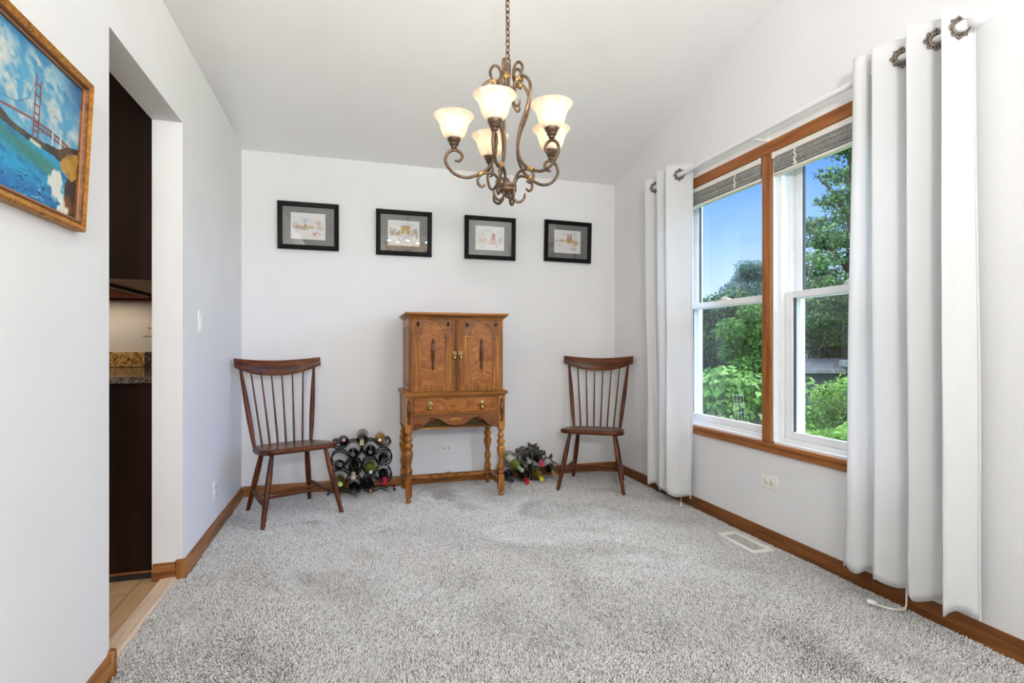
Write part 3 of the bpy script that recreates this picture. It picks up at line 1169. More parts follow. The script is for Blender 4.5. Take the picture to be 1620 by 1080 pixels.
def bridge_painting(U, V):
    # canvas spans y 1.179..1.761 (U) and z 1.421..1.783 (V)
    a = 0.582 / 0.362
    u = lambda y: (y - 1.179) / 0.582
    v = lambda z: (z - 1.421) / 0.362
    p = Paint(U, V, (84, 162, 200), a)
    n1 = vnoise(U * 9 + V * 5, V * 6 - U * 3, 1, 5)
    n2 = vnoise(U * 22 + V * 12, V * 14 - U * 9, 2, 4)
    p.mix(np.clip((V - 0.72) * 2.2 + (n1 - 0.5) * 1.6, 0, 0.7), (48, 120, 172))
    p.mix(np.clip((n1 - 0.47) * 5 + (n2 - 0.5) * 2, 0, 0.8) * np.clip(1.3 - abs(V - 0.75) * 2.4, 0, 1), (170, 204, 214))
    # broad diagonal clouds
    for (x0, z0, x1, z1, w, op) in ((1.40, 1.72, 1.50, 1.63, 0.07, 0.75), (1.57, 1.735, 1.69, 1.63, 0.075, 0.85), (1.33, 1.76, 1.44, 1.66, 0.06, 0.5), (1.64, 1.66, 1.74, 1.62, 0.05, 0.4)):
        d = np.zeros(len(U))
        q = Paint(U, V, (0, 0, 0), a)
        q.line((u(x0), v(z0)), (u(x1), v(z1)), w * 2.6, (1, 1, 1))
        p.mix(q.c[:, 0] * np.clip((n2 - 0.36) * 3.2, 0, 1) * op, (216, 216, 204))
    p.mix(np.clip((V - 0.62) * 3, 0, 1) * np.clip((U - 0.82) * 7, 0, 0.75) * np.clip(n1 * 1.6, 0, 1), (36, 92, 140))
    # hills at the far shore
    hill = np.interp(U, [0, u(1.30), u(1.36), u(1.416), u(1.465), u(1.53), u(1.60), u(1.66), 1], [v(1.63), v(1.635), v(1.62), v(1.592), v(1.575), v(1.572), v(1.574), v(1.58), v(1.58)])
    water = np.interp(U, [0, u(1.416), u(1.53), u(1.64), 1], [v(1.566), v(1.565), v(1.556), v(1.557), v(1.557)])
    p.mix(((V < hill) & (V > water)).astype(float), (62, 62, 56))
    p.mix(((V < hill) & (V > water)).astype(float) * np.clip((n2 - 0.45) * 5, 0, 0.8), (96, 88, 62))
    # water
    wv = vnoise(U * 7 - V * 4, V * 26 + U * 9, 4, 5)
    wm = (V <= water).astype(float)
    p.mix(wm, (24, 146, 194))
    p.mix(wm * np.clip((wv - 0.42) * 4, 0, 0.85), (36, 160, 206))
    p.mix(wm * np.clip((0.42 - wv) * 6, 0, 0.7), (18, 96, 164))
    dgr = abs(V - np.interp(U, [u(1.38), u(1.66)], [v(1.547), v(1.512)]))
    p.mix(wm * np.clip((0.085 - dgr) * 12, 0, 0.75) * np.clip(wv * 1.5, 0, 1) * (U < u(1.68)), (74, 122, 92))
    p.mix(wm * np.clip((0.16 - V) * 8, 0, 0.7) * np.clip((wv - 0.3) * 3, 0, 1), (20, 90, 166))
    p.mix(wm * np.clip((0.2 - V) * 9, 0, 1) * np.clip((vnoise(U * 40, V * 70, 12, 3) - 0.62) * 14, 0, 0.9) * (U < u(1.66)), (196, 220, 226))
    p.mix(wm * np.clip((0.24 - V) * 9, 0, 1) * np.clip((vnoise(U * 40, V * 70, 13, 3) - 0.60) * 14, 0, 0.9), (10, 40, 92))
    # bridge
    red = (138, 70, 62)
    deck = [(1.20, 1.577), (1.30, 1.585), (1.416, 1.600), (1.548, 1.612), (1.62, 1.612), (1.705, 1.603), (1.72, 1.60)]
    for k in range(len(deck) - 1):
        p.line((u(deck[k][0]), v(deck[k][1])), (u(deck[k + 1][0]), v(deck[k + 1][1])), 0.010, (140, 76, 68))
    for k in range(3, len(deck) - 1):
        p.line((u(deck[k][0]), v(deck[k][1] - 0.012)), (u(deck[k + 1][0]), v(deck[k + 1][1] - 0.012)), 0.009, (110, 72, 70))
    for yy in np.linspace(1.565, 1.705, 12):
        p.line((u(yy), v(1.611)), (u(yy + 0.006), v(1.594)), 0.006, (120, 74, 72))
    cable = [(1.20, 1.66), (1.30, 1.632), (1.42, 1.617), (1.48, 1.626), (1.52, 1.652), (1.55, 1.71)]
    for k in range(len(cable) - 1):
        p.line((u(cable[k][0]), v(cable[k][1])), (u(cable[k + 1][0]), v(cable[k + 1][1])), 0.004, (92, 100, 116), 0.8)
    for k in range(9):
        t_ = k / 8
        p.line((u(1.562), v(1.71)), (u(1.60 + 0.14 * t_), v(1.615)), 0.004, (150, 172, 184), 0.35)
        p.line((u(1.45 + 0.011 * k), v(1.618 + 0.01 * t_ + 0.02 * t_ ** 3)), (u(1.45 + 0.011 * k), v(1.605)), 0.004, (120, 150, 170), 0.45)
    for yy in (1.545, 1.566):
        p.line((u(yy), v(1.562)), (u(yy + 0.002), v(1.72 if yy < 1.56 else 1.712)), 0.0095, red)
    for zz in (1.70, 1.674, 1.650, 1.630, 1.608, 1.588):
        p.line((u(1.545), v(zz)), (u(1.568), v(zz - 0.001)), 0.009, red)
    p.line((u(1.538), v(1.560)), (u(1.578), v(1.558)), 0.016, (200, 204, 200))
    for yy, zb in ((1.630, 1.572), (1.668, 1.572)):
        p.line((u(yy), v(zb)), (u(yy), v(1.61)), 0.013, (214, 214, 206))
    p.line((u(1.655), v(1.570)), (u(1.692), v(1.568)), 0.014, (206, 204, 196))
    # rocks, spray
    rock = p.poly([(u(1.60), v(1.576)), (u(1.66), v(1.58)), (u(1.70), v(1.60)), (1.01, v(1.615)), (1.01, -0.01), (u(1.705), -0.01), (u(1.70), v(1.50)), (u(1.715), v(1.525)), (u(1.68), v(1.55)), (u(1.655), v(1.553))])
    p.mix(rock, (58, 48, 40))
    p.mix(rock * np.clip((n2 - 0.47) * 6, 0, 0.8), (112, 78, 48))
    p.mix(rock * p.blob(u(1.72), v(1.448), 0.06, 0.09, 6), (124, 66, 34))
    yel = p.poly([(u(1.672), v(1.552)), (u(1.70), v(1.578)), (u(1.735), v(1.592)), (1.01, v(1.60)), (1.01, v(1.54)), (u(1.755), v(1.53)), (u(1.735), v(1.517)), (u(1.70), v(1.527)), (u(1.678), v(1.535))])
    p.mix(yel, (188, 146, 62))
    p.mix(yel * np.clip((n2 - 0.5) * 6, 0, 0.8), (150, 112, 48))
    for cx, cy, rx, ry, sd in ((1.655, 1.487, 0.055, 0.12, 21), (1.675, 1.463, 0.05, 0.10, 22), (1.70, 1.43, 0.06, 0.05, 23), (1.665, 1.512, 0.035, 0.06, 24)):
        p.mix(p.blob(u(cx), v(cy), rx, ry, sd, 0.9, 16), (226, 226, 214))
    st = (vnoise(U * 90, V * 60, 31, 2) - 0.5) * 26
    return p.c + st[:, None]


def picture_frame(t, T, w, h, prof, mats, name='frame'):
    """mitred moulding in a local frame: x right, y up, z out of the wall; prof: (inset, z)"""
    b = MB()
    cs = [(-1, -1), (1, -1), (1, 1), (-1, 1)]
    for side in range(4):
        a, c = cs[side], cs[(side + 1) % 4]
        vs_ = []
        for (q, (sx, sy)) in ((0, a), (1, c)):
            for ins, z in prof:
                vs_.append((sx * (w / 2 - ins), sy * (h / 2 - ins), z))
        n = len(prof)
        for i in range(n):
            j = (i + 1) % n
            b.cur = mats[1][i] if i < len(mats[1]) else 0
            b.add([vs_[i], vs_[i + n], vs_[j + n], vs_[j]], [(0, 1, 2, 3)], T)
    return b.build(name, mats[0], t, angle=20)


# ---- oil painting on the left wall (leans out a little at the top)
PYC, PZC, PW, PH = 1.470, 1.602, 0.64, 0.42
tilt = 0.05
T = Matrix.Translation((XL + 0.026, PYC, PZC)) @ Matrix.Rotation(R(90), 4, 'Z') @ Matrix.Rotation(R(90), 4, 'X') @ Matrix.Rotation(tilt, 4, 'X')
t = thing('framed_painting', (XL + 0.026, PYC, PZC - PH / 2), 'gilt framed oil painting of a red bridge over blue water, on the left wall', 'painting')
picture_frame(t, T, PW, PH, [(0.0, -0.022), (0.0, 0.010), (0.005, 0.015), (0.019, 0.008), (0.021, 0.011), (0.025, 0.009), (0.027, 0.004), (0.031, 0.001), (0.031, -0.005), (0.028, -0.022)],
              ([M['goldframe'], M['brownframe'], M['copper']], [0, 0, 0, 1, 1, 1, 2, 1, 1, 1]))
c0 = T @ Vector((-PW / 2 + 0.029, -PH / 2 + 0.029, -0.004))
eu = T @ Vector((PW / 2 - 0.029, -PH / 2 + 0.029, -0.004)) - c0
ev = T @ Vector((-PW / 2 + 0.029, PH / 2 - 0.029, -0.004)) - c0
color_grid('canvas', c0, eu, ev, 330, 210, bridge_painting, M['oil'], t)
b = MB()
b.box(-PW / 2 + 0.02, PW / 2 - 0.02, -PH / 2 + 0.02, PH / 2 - 0.02, -0.021, -0.012, T)
b.build('backing', M['brownframe'], t, smooth=False)


# ---- four small watercolour prints on the back wall
def sketch(kind):
    def fn(U, V):
        p = Paint(U, V, (238, 234, 230), 1.32)
        n = vnoise(U * 14, V * 11, 40 + kind, 4)
        n2 = vnoise(U * 40, V * 34, 50 + kind, 3)
        gold, brown, grey, blue, red = (214, 176, 120), (140, 108, 78), (148, 146, 142), (200, 216, 224), (200, 110, 96)
        rough = np.clip((n - 0.38) * 5, 0, 1)
        fine = np.clip((n2 - 0.42) * 6, 0, 1)
        if kind == 0:        # river bank with a thin tall tower
            p.mix(p.blob(0.4, 0.72, 0.22, 0.14, 1) * 0.5, blue)
            p.mix(p.blob(0.62, 0.68, 0.2, 0.10, 2) * 0.4, blue)
            p.mix(p.blob(0.8, 0.63, 0.15, 0.12, 3, 1.0, 14) * 0.9 * fine, gold)
            p.mix(p.blob(0.42, 0.48, 0.34, 0.07, 4, 0.8, 12) * 0.9, gold)
            p.mix(p.blob(0.14, 0.46, 0.12, 0.11, 5, 1, 16) * fine, (150, 140, 110))
            p.mix(p.blob(0.3, 0.40, 0.2, 0.03, 6, 1, 16) * 0.8, grey)
            p.mix(p.blob(0.72, 0.20, 0.14, 0.09, 7, 1, 18) * fine, (196, 130, 104))
            for k in range(7):
                p.line((0.1 + k * 0.018, 0.40), (0.1 + k * 0.018, 0.22 + 0.03 * (k % 3)), 0.008, (190, 196, 194), 0.6)
            p.line((0.42, 0.48), (0.42, 0.78), 0.012, brown)
            p.line((0.42, 0.60), (0.38, 0.47), 0.012, brown, 0.8)
            p.line((0.42, 0.60), (0.46, 0.47), 0.012, brown, 0.8)
            p.line((0.11, 0.55), (0.11, 0.68), 0.012, (150, 110, 110))
            p.line((0.1, 0.42), (0.95, 0.40), 0.008, brown, 0.6)
            for k in range(5):
                p.line((0.82 + k * 0.02, 0.42), (0.80 + k * 0.035, 0.58), 0.006, brown, 0.7)
        elif kind == 1:      # avenue leading to a stone arch
            p.mix(p.blob(0.5, 0.85, 0.4, 0.14, 1) * 0.4, blue)
            p.mix(p.poly([(0.05, 0.70), (0.40, 0.56), (0.40, 0.44), (0.08, 0.34)]) * rough * 0.8, (176, 160, 140))
            p.mix(p.poly([(0.95, 0.76), (0.68, 0.56), (0.68, 0.44), (0.95, 0.30)]) * rough * 0.8, (176, 164, 148))
            p.mix(p.poly([(0.42, 0.46), (0.42, 0.72), (0.41, 0.78), (0.70, 0.78), (0.69, 0.72), (0.69, 0.46), (0.60, 0.46), (0.60, 0.58), (0.56, 0.64), (0.52, 0.58), (0.52, 0.46)]) * 0.9, (212, 176, 106))
            p.line((0.41, 0.74), (0.70, 0.74), 0.01, brown, 0.7)
            p.line((0.41, 0.79), (0.70, 0.79), 0.012, brown, 0.6)
            p.line((0.06, 0.71), (0.40, 0.57), 0.01, grey)
            p.line((0.95, 0.78), (0.70, 0.58), 0.01, grey)
            p.mix(p.poly([(0.40, 0.44), (0.70, 0.44), (0.9, 0.05), (0.2, 0.05)]) * 0.35 * fine, (176, 180, 190))
            p.mix(p.blob(0.27, 0.44, 0.2, 0.09, 5, 1, 18) * fine, (170, 140, 96))
            p.mix(p.blob(0.82, 0.46, 0.12, 0.09, 6, 1, 18) * fine, (170, 144, 112))
        elif kind == 2:      # street corner with a red windmill-topped building
            p.mix(p.blob(0.42, 0.82, 0.22, 0.07, 1) * 0.7, blue)
            p.mix(p.blob(0.83, 0.76, 0.15, 0.07, 2) * 0.6, blue)
            p.mix(p.blob(0.2, 0.60, 0.16, 0.12, 3, 1, 14) * 0.7 * rough, (206, 196, 140))
            p.mix(p.poly([(0.08, 0.46), (0.38, 0.46), (0.38, 0.30), (0.08, 0.30)]) * 0.7 * fine, (200, 186, 176))
            p.mix(p.poly([(0.50, 0.46), (0.72, 0.46), (0.72, 0.30), (0.50, 0.30)]) * 0.8, (216, 190, 164))
            p.mix(p.poly([(0.56, 0.46), (0.69, 0.46), (0.67, 0.70), (0.58, 0.70)]) * 0.85, red)
            p.line((0.53, 0.56), (0.72, 0.70), 0.008, (140, 90, 84), 0.7)
            p.line((0.55, 0.72), (0.70, 0.55), 0.008, (140, 90, 84), 0.7)
            p.line((0.08, 0.46), (0.40, 0.46), 0.010, brown, 0.8)
            p.line((0.3, 0.27), (0.9, 0.26), 0.012, (196, 130, 104), 0.8)
            p.mix(p.blob(0.86, 0.42, 0.1, 0.14, 6, 1, 18) * fine * 0.8, (160, 140, 140))
            p.mix(p.blob(0.15, 0.3, 0.08, 0.08, 8, 1, 18) * fine, (196, 170, 110))
            p.line((0.72, 0.12), (0.73, 0.2), 0.014, (90, 80, 76))
            p.line((0.2, 0.12), (0.28, 0.17), 0.010, (110, 104, 100))
            for k in range(6):
                p.line((0.1 + k * 0.05, 0.3), (0.1 + k * 0.05, 0.46), 0.006, brown, 0.5)
        else:                # church with twin towers and a spire above a river
            p.mix(p.blob(0.45, 0.82, 0.25, 0.08, 1) * 0.5, blue)
            p.mix(p.blob(0.72, 0.85, 0.16, 0.08, 2) * 0.5, blue)
            p.mix(p.blob(0.5, 0.52, 0.42, 0.10, 3, 1, 14) * 0.8 * rough, (204, 172, 128))
            p.mix(p.poly([(0.46, 0.46), (0.46, 0.64), (0.72, 0.60), (0.78, 0.44)]) * 0.9, (206, 160, 98))
            p.mix(p.poly([(0.49, 0.6), (0.49, 0.80), (0.52, 0.84), (0.55, 0.78), (0.55, 0.6)]) * 0.9, (170, 120, 86))
            p.mix(p.poly([(0.58, 0.6), (0.60, 0.80), (0.63, 0.92), (0.65, 0.78), (0.68, 0.6)]) * 0.9, (176, 126, 88))
            p.mix(p.blob(0.85, 0.5, 0.12, 0.07, 5, 1, 18) * fine, (186, 170, 90))
            p.mix(p.blob(0.2, 0.52, 0.16, 0.06, 6, 1, 20) * fine, (160, 120, 96))
            p.mix(p.blob(0.75, 0.36, 0.16, 0.04, 7, 1, 16) * fine, (206, 190, 96))
            p.mix(p.blob(0.2, 0.36, 0.14, 0.05, 8) * 0.5, (186, 202, 206))
            p.mix(p.blob(0.7, 0.18, 0.2, 0.05, 9, 1, 18) * fine * 0.8, grey)
            p.mix(p.blob(0.32, 0.22, 0.14, 0.02, 10, 1, 18) * fine * 0.6, grey)
        rs = random.Random(90 + kind)
        SCR = [[(0.42, 0.47, 0.30, 0.05, 40, brown), (0.13, 0.48, 0.09, 0.10, 26, (120, 104, 84)), (0.80, 0.62, 0.12, 0.09, 34, (196, 148, 84)), (0.86, 0.44, 0.10, 0.08, 18, brown), (0.72, 0.20, 0.11, 0.06, 22, (170, 104, 84)), (0.35, 0.36, 0.22, 0.03, 16, grey)],
               [(0.55, 0.60, 0.13, 0.16, 44, (176, 136, 72)), (0.22, 0.50, 0.16, 0.09, 40, (138, 116, 92)), (0.82, 0.52, 0.13, 0.10, 36, (138, 120, 100)), (0.5, 0.38, 0.30, 0.04, 22, grey)],
               [(0.24, 0.38, 0.17, 0.08, 34, (150, 118, 100)), (0.62, 0.40, 0.12, 0.14, 36, (170, 100, 84)), (0.86, 0.44, 0.09, 0.13, 30, (130, 112, 116)), (0.2, 0.60, 0.14, 0.09, 24, (150, 144, 96)), (0.55, 0.27, 0.34, 0.02, 18, (176, 112, 92)), (0.4, 0.76, 0.25, 0.06, 14, (150, 176, 196))],
               [(0.60, 0.62, 0.12, 0.17, 44, (140, 94, 62)), (0.24, 0.52, 0.19, 0.06, 36, (140, 104, 82)), (0.84, 0.48, 0.11, 0.07, 26, (140, 128, 66)), (0.70, 0.38, 0.20, 0.05, 24, (150, 116, 70)), (0.70, 0.19, 0.18, 0.04, 24, grey)]][kind]
        for cx, cy, rx_, ry_, cnt, cl in SCR:
            for _ in range(cnt):
                x_, y_ = rs.gauss(cx, rx_ * 0.55), rs.gauss(cy, ry_ * 0.55)
                a_ = rs.choice((0, 90, 80, 100, 20, 160)) + rs.uniform(-15, 15)
                l_ = rs.uniform(0.012, 0.045)
                p.line((x_, y_), (x_ + l_ * math.cos(R(a_)), y_ + l_ * math.sin(R(a_))), rs.uniform(0.005, 0.011), cl, rs.uniform(0.4, 0.9))
        p.c -= (np.clip((vnoise(U * 60, V * 60, 70 + kind, 2) - 0.5) * 22, -8, 8))[:, None] * 0.4
        return p.c
    return fn


PIC = [(-0.307, 1.943, 'leftmost black framed print, a river sketch with a thin tall tower', 0.0),
       (0.376, 1.933, 'second black framed print from the left, showing an avenue and stone arch', 0.0),
       (1.054, 1.935, 'third black framed print from the left, showing a street with a red tower', 0.0),
       (1.722, 1.944, 'rightmost black framed print, a twin towered church beside water', 0.012)]
for k, (x, z, lab, roll) in enumerate(PIC):
    w, h = 0.418, 0.340
    T = Matrix.Translation((x, YB - (0.024 if k == 1 else 0.020), z)) @ Matrix.Rotation(R(90), 4, 'X') @ Matrix.Rotation(R(3.6 if k == 1 else 1.4), 4, 'X') @ Matrix.Rotation(-roll, 4, 'Z')
    t = thing('framed_print', (x, YB - 0.02, z - h / 2), lab, 'picture', 'black framed prints on the back wall')
    picture_frame(t, T, w, h, [(0.0, -0.012), (0.0, 0.012), (0.004, 0.016), (0.014, 0.014), (0.018, 0.011), (0.026, 0.010), (0.030, 0.005), (0.033, 0.004), (0.033, -0.004), (0.03, -0.012)], ([M['blackframe']], []))
    b = MB()
    b.box(-w / 2 + 0.02, w / 2 - 0.02, -h / 2 + 0.02, h / 2 - 0.02, -0.010, -0.003, T)
    b.build('mat_board', M['mat'], t, smooth=False)
    aw, ah = 0.236, 0.190
    c0 = T @ Vector((-aw / 2 - 0.003, -ah / 2, -0.0025))
    eu = T @ Vector((aw / 2 - 0.003, -ah / 2, -0.0025)) - c0
    ev = T @ Vector((-aw / 2 - 0.003, ah / 2, -0.0025)) - c0
    color_grid('sketch', c0, eu, ev, 150, 116, sketch(k), M['art'], t)
    b = MB()
    b.box(-w / 2 + 0.031, w / 2 - 0.031, -h / 2 + 0.031, h / 2 - 0.031, 0.0, 0.0015, T)
    b.build('picture_glass', M['picglass'], t, smooth=False)
#PART2

# ================================================================ CHANDELIER
CHX, CHY = 0.599, 2.065
ch = thing('chandelier', (CHX, CHY, 1.65), 'bronze five-light chandelier with alabaster glass shades hanging on a chain', 'chandelier')
TOC = Vector((-SN, -CS, 0))      # towards the photographer's side
RGT = Vector((CS, -SN, 0))


def rad_pt(a, r, z, side=0.0):
    d = TOC * math.cos(a) + RGT * math.sin(a)
    s_ = TOC * -math.sin(a) + RGT * math.cos(a)
    p = Vector((CHX, CHY, z)) + d * r + s_ * side
    return p


ARM = [(0.030, 2.098), (0.034, 2.122), (0.052, 2.140), (0.080, 2.138), (0.102, 2.112), (0.106, 2.072), (0.088, 2.005), (0.062, 1.945), (0.049, 1.888), (0.052, 1.835), (0.074, 1.793), (0.108, 1.767), (0.157, 1.750), (0.203, 1.767), (0.231, 1.811), (0.225, 1.845), (0.201, 1.860), (0.180, 1.850), (0.173, 1.832), (0.184, 1.816), (0.200, 1.817)]
TOP = [(0.052, 2.136), (0.068, 2.160), (0.069, 2.184), (0.054, 2.202), (0.036, 2.194), (0.027, 2.168), (0.034, 2.145), (0.050, 2.130), (0.066, 2.126)]
LOW = [(0.030, 1.705), (0.034, 1.735), (0.052, 1.762), (0.078, 1.770), (0.104, 1.764), (0.120, 1.745), (0.118, 1.724), (0.104, 1.714), (0.090, 1.722)]
FOOT = [(0.018, 1.698), (0.022, 1.672), (0.036, 1.655), (0.052, 1.655), (0.066, 1.668), (0.070, 1.688)]
TIN = [(0.022, 2.088), (0.028, 2.050), (0.042, 2.030), (0.056, 2.034), (0.058, 2.050)]
ANG = [R(q_) for q_ in (-14, 57, 123, 202, 272)]     # arms as they hang, not quite evenly bent
ARM_R = [0.94, 1.0, 1.09, 1.04, 1.07]
ZS = 1.868      # base of a socket cup
for a, ar in zip(ANG, ARM_R):
    bend = lambda r: r if r < 0.108 else 0.108 + (r - 0.108) * (0.202 * ar - 0.108) / 0.094
    b = MB()
    b.tube([rad_pt(a, q.x, q.y) for q in catmull([(bend(r) if k_ > 10 else r, z, 0) for k_, (r, z) in enumerate(ARM)], 6)], [0.0045] + [0.0062] * 18 + [0.0055, 0.004], 10)
    arm = b.build('arm', M['bronze'], ch)
    b = MB()
    c = rad_pt(a, 0.108, 1.767)
    tdir = (rad_pt(a, 0.14, 1.757) - rad_pt(a, 0.09, 1.777)).normalized()
    b.lathe([(0.0085, -0.011), (0.0115, -0.008), (0.0095, 0.0), (0.0115, 0.008), (0.0085, 0.011)], 14, align(c, tdir))
    b.build('strap', M['gold'], arm)
    b = MB()
    c = rad_pt(a, 0.053, 2.138)
    b.lathe([(0.009, -0.010), (0.0125, -0.007), (0.010, 0.0), (0.0125, 0.007), (0.009, 0.010)], 14, align(c, rad_pt(a, 1, 0.2) - rad_pt(a, 0, 0)))
    b.build('strap', M['gold'], arm)
    b = MB()
    b.tube([rad_pt(a, q.x, q.y) for q in catmull([(r, z, 0) for r, z in TOP], 6)], [0.004] + [0.0058] * 6 + [0.004], 10)
    b.build('top_scroll', M['bronze'], ch)
    b = MB()
    b.tube([rad_pt(a, q.x, q.y) for q in catmull([(r, z, 0) for r, z in LOW], 6)], [0.0058] * 7 + [0.004], 10)
    b.build('lower_scroll', M['bronze'], ch)
    b = MB()
    a2 = a + R(36)
    b.tube([rad_pt(a2, q.x, q.y) for q in catmull([(r, z, 0) for r, z in FOOT], 6)], [0.0056] * 5 + [0.0035], 10)
    b.build('foot_scroll', M['bronze'], ch)
    b = MB()
    b.tube([rad_pt(a, q.x, q.y) for q in catmull([(r, z, 0) for r, z in TIN], 6)], [0.005] * 4 + [0.0035], 10)
    b.build('inner_scroll', M['bronze'], ch)
    # socket cup and glass shade
    p = rad_pt(a, 0.202 * ar, ZS)
    Tm = Matrix.Translation(p)
    b = MB()
    b.lathe([(0.004, -0.010), (0.006, -0.004), (0.012, 0.0), (0.013, 0.004), (0.011, 0.007), (0.018, 0.012), (0.020, 0.017), (0.018, 0.020), (0.024, 0.026), (0.027, 0.034), (0.0285, 0.042), (0.026, 0.044), (0.010, 0.043)], 20, Tm)
    b.build('socket_cup', M['bronze'], ch)
    outer = [(0.026, 0.036), (0.033, 0.040), (0.043, 0.050), (0.050, 0.065), (0.0545, 0.082), (0.059, 0.097), (0.065, 0.109), (0.073, 0.119), (0.080, 0.1255), (0.0815, 0.128)]
    inner = [(r - 0.003, z + 0.001) for r, z in outer[:-1]]
    b = MB()
    b.lathe(outer + [(0.079, 0.1285)] + inner[::-1], 40, Tm, cap=False)
    sh = b.build('shade', M['shade'], ch, angle=60)
    b = MB()
    b.lathe([(0.010, 0.044), (0.011, 0.056), (0.016, 0.064), (0.020, 0.075), (0.020, 0.085), (0.014, 0.095), (0.002, 0.099)], 18, Tm)
    b.build('bulb', M['bulb'], sh)
    ld = bpy.data.lights.new('bulb_light', 'POINT')
    ld.energy, ld.color, ld.shadow_soft_size = BULB_E, (1.0, 0.88, 0.72), 0.03
    lo = bpy.data.objects.new('bulb_light', ld)
    lo.location = p + Vector((0, 0, 0.115))
    COL.objects.link(lo)
b = MB()
Tm = Matrix.Translation((CHX, CHY, 0))
b.lathe([(0.004, 1.668), (0.010, 1.672), (0.012, 1.684), (0.016, 1.690), (0.031, 1.692), (0.036, 1.697), (0.036, 1.706), (0.033, 1.710), (0.036, 1.714), (0.036, 1.722), (0.030, 1.726), (0.012, 1.728), (0.008, 1.74), (0.003, 1.75)], 28, Tm)
b.build('hub', M['bronze'], ch)
b = MB()
b.lathe([(0.006, 2.040), (0.012, 2.046), (0.018, 2.060), (0.027, 2.074), (0.034, 2.086), (0.036, 2.096), (0.036, 2.104), (0.030, 2.108), (0.010, 2.11), (0.008, 2.16), (0.013, 2.165), (0.013, 2.205), (0.009, 2.21), (0.004, 2.215)], 24, Tm)
b.build('top_cup', M['bronze'], ch)
b = MB()
b.lathe([(0.0095, 2.150), (0.0135, 2.153), (0.0115, 2.162), (0.0135, 2.171), (0.0095, 2.174)], 16, Tm)
b.build('collar', M['gold'], ch)
zc = ceil_z(CHY)
b = MB()
b.torus(0.011, 0.0025, Matrix.Translation((CHX, CHY, 2.222)) @ Matrix.Rotation(R(90), 4, 'X'), 18, 6)
z, k = 2.243, 0
while z < zc - 0.055:
    b.torus(0.0085, 0.0022, Matrix.Translation((CHX, CHY, z)) @ Matrix.Rotation(R(25 + 90 * (k % 2)), 4, 'Z') @ Matrix.Rotation(R(90), 4, 'X') @ Matrix.Diagonal((1, 1.75, 1, 1)), 16, 6)
    z += 0.0235
    k += 1
b.build('chain', M['bronze'], ch)
b = MB()
b.tube(catmull([(CHX + 0.006 * math.sin(i * 1.3), CHY + 0.006 * math.cos(i * 1.7), 2.215 + (zc - 0.05 - 2.215) * i / 12) for i in range(13)], 5), 0.0018, 6)
b.build('cord', M['bronze'], ch)
b = MB()
b.lathe([(0.006, -0.06), (0.014, -0.05), (0.03, -0.035), (0.055, -0.018), (0.062, -0.004), (0.062, 0.014)], 28, Matrix.Translation((CHX, CHY, zc)) @ Matrix.Rotation(-math.atan(SLOPE), 4, 'X'))
b.build('canopy', M['bronze'], ch)


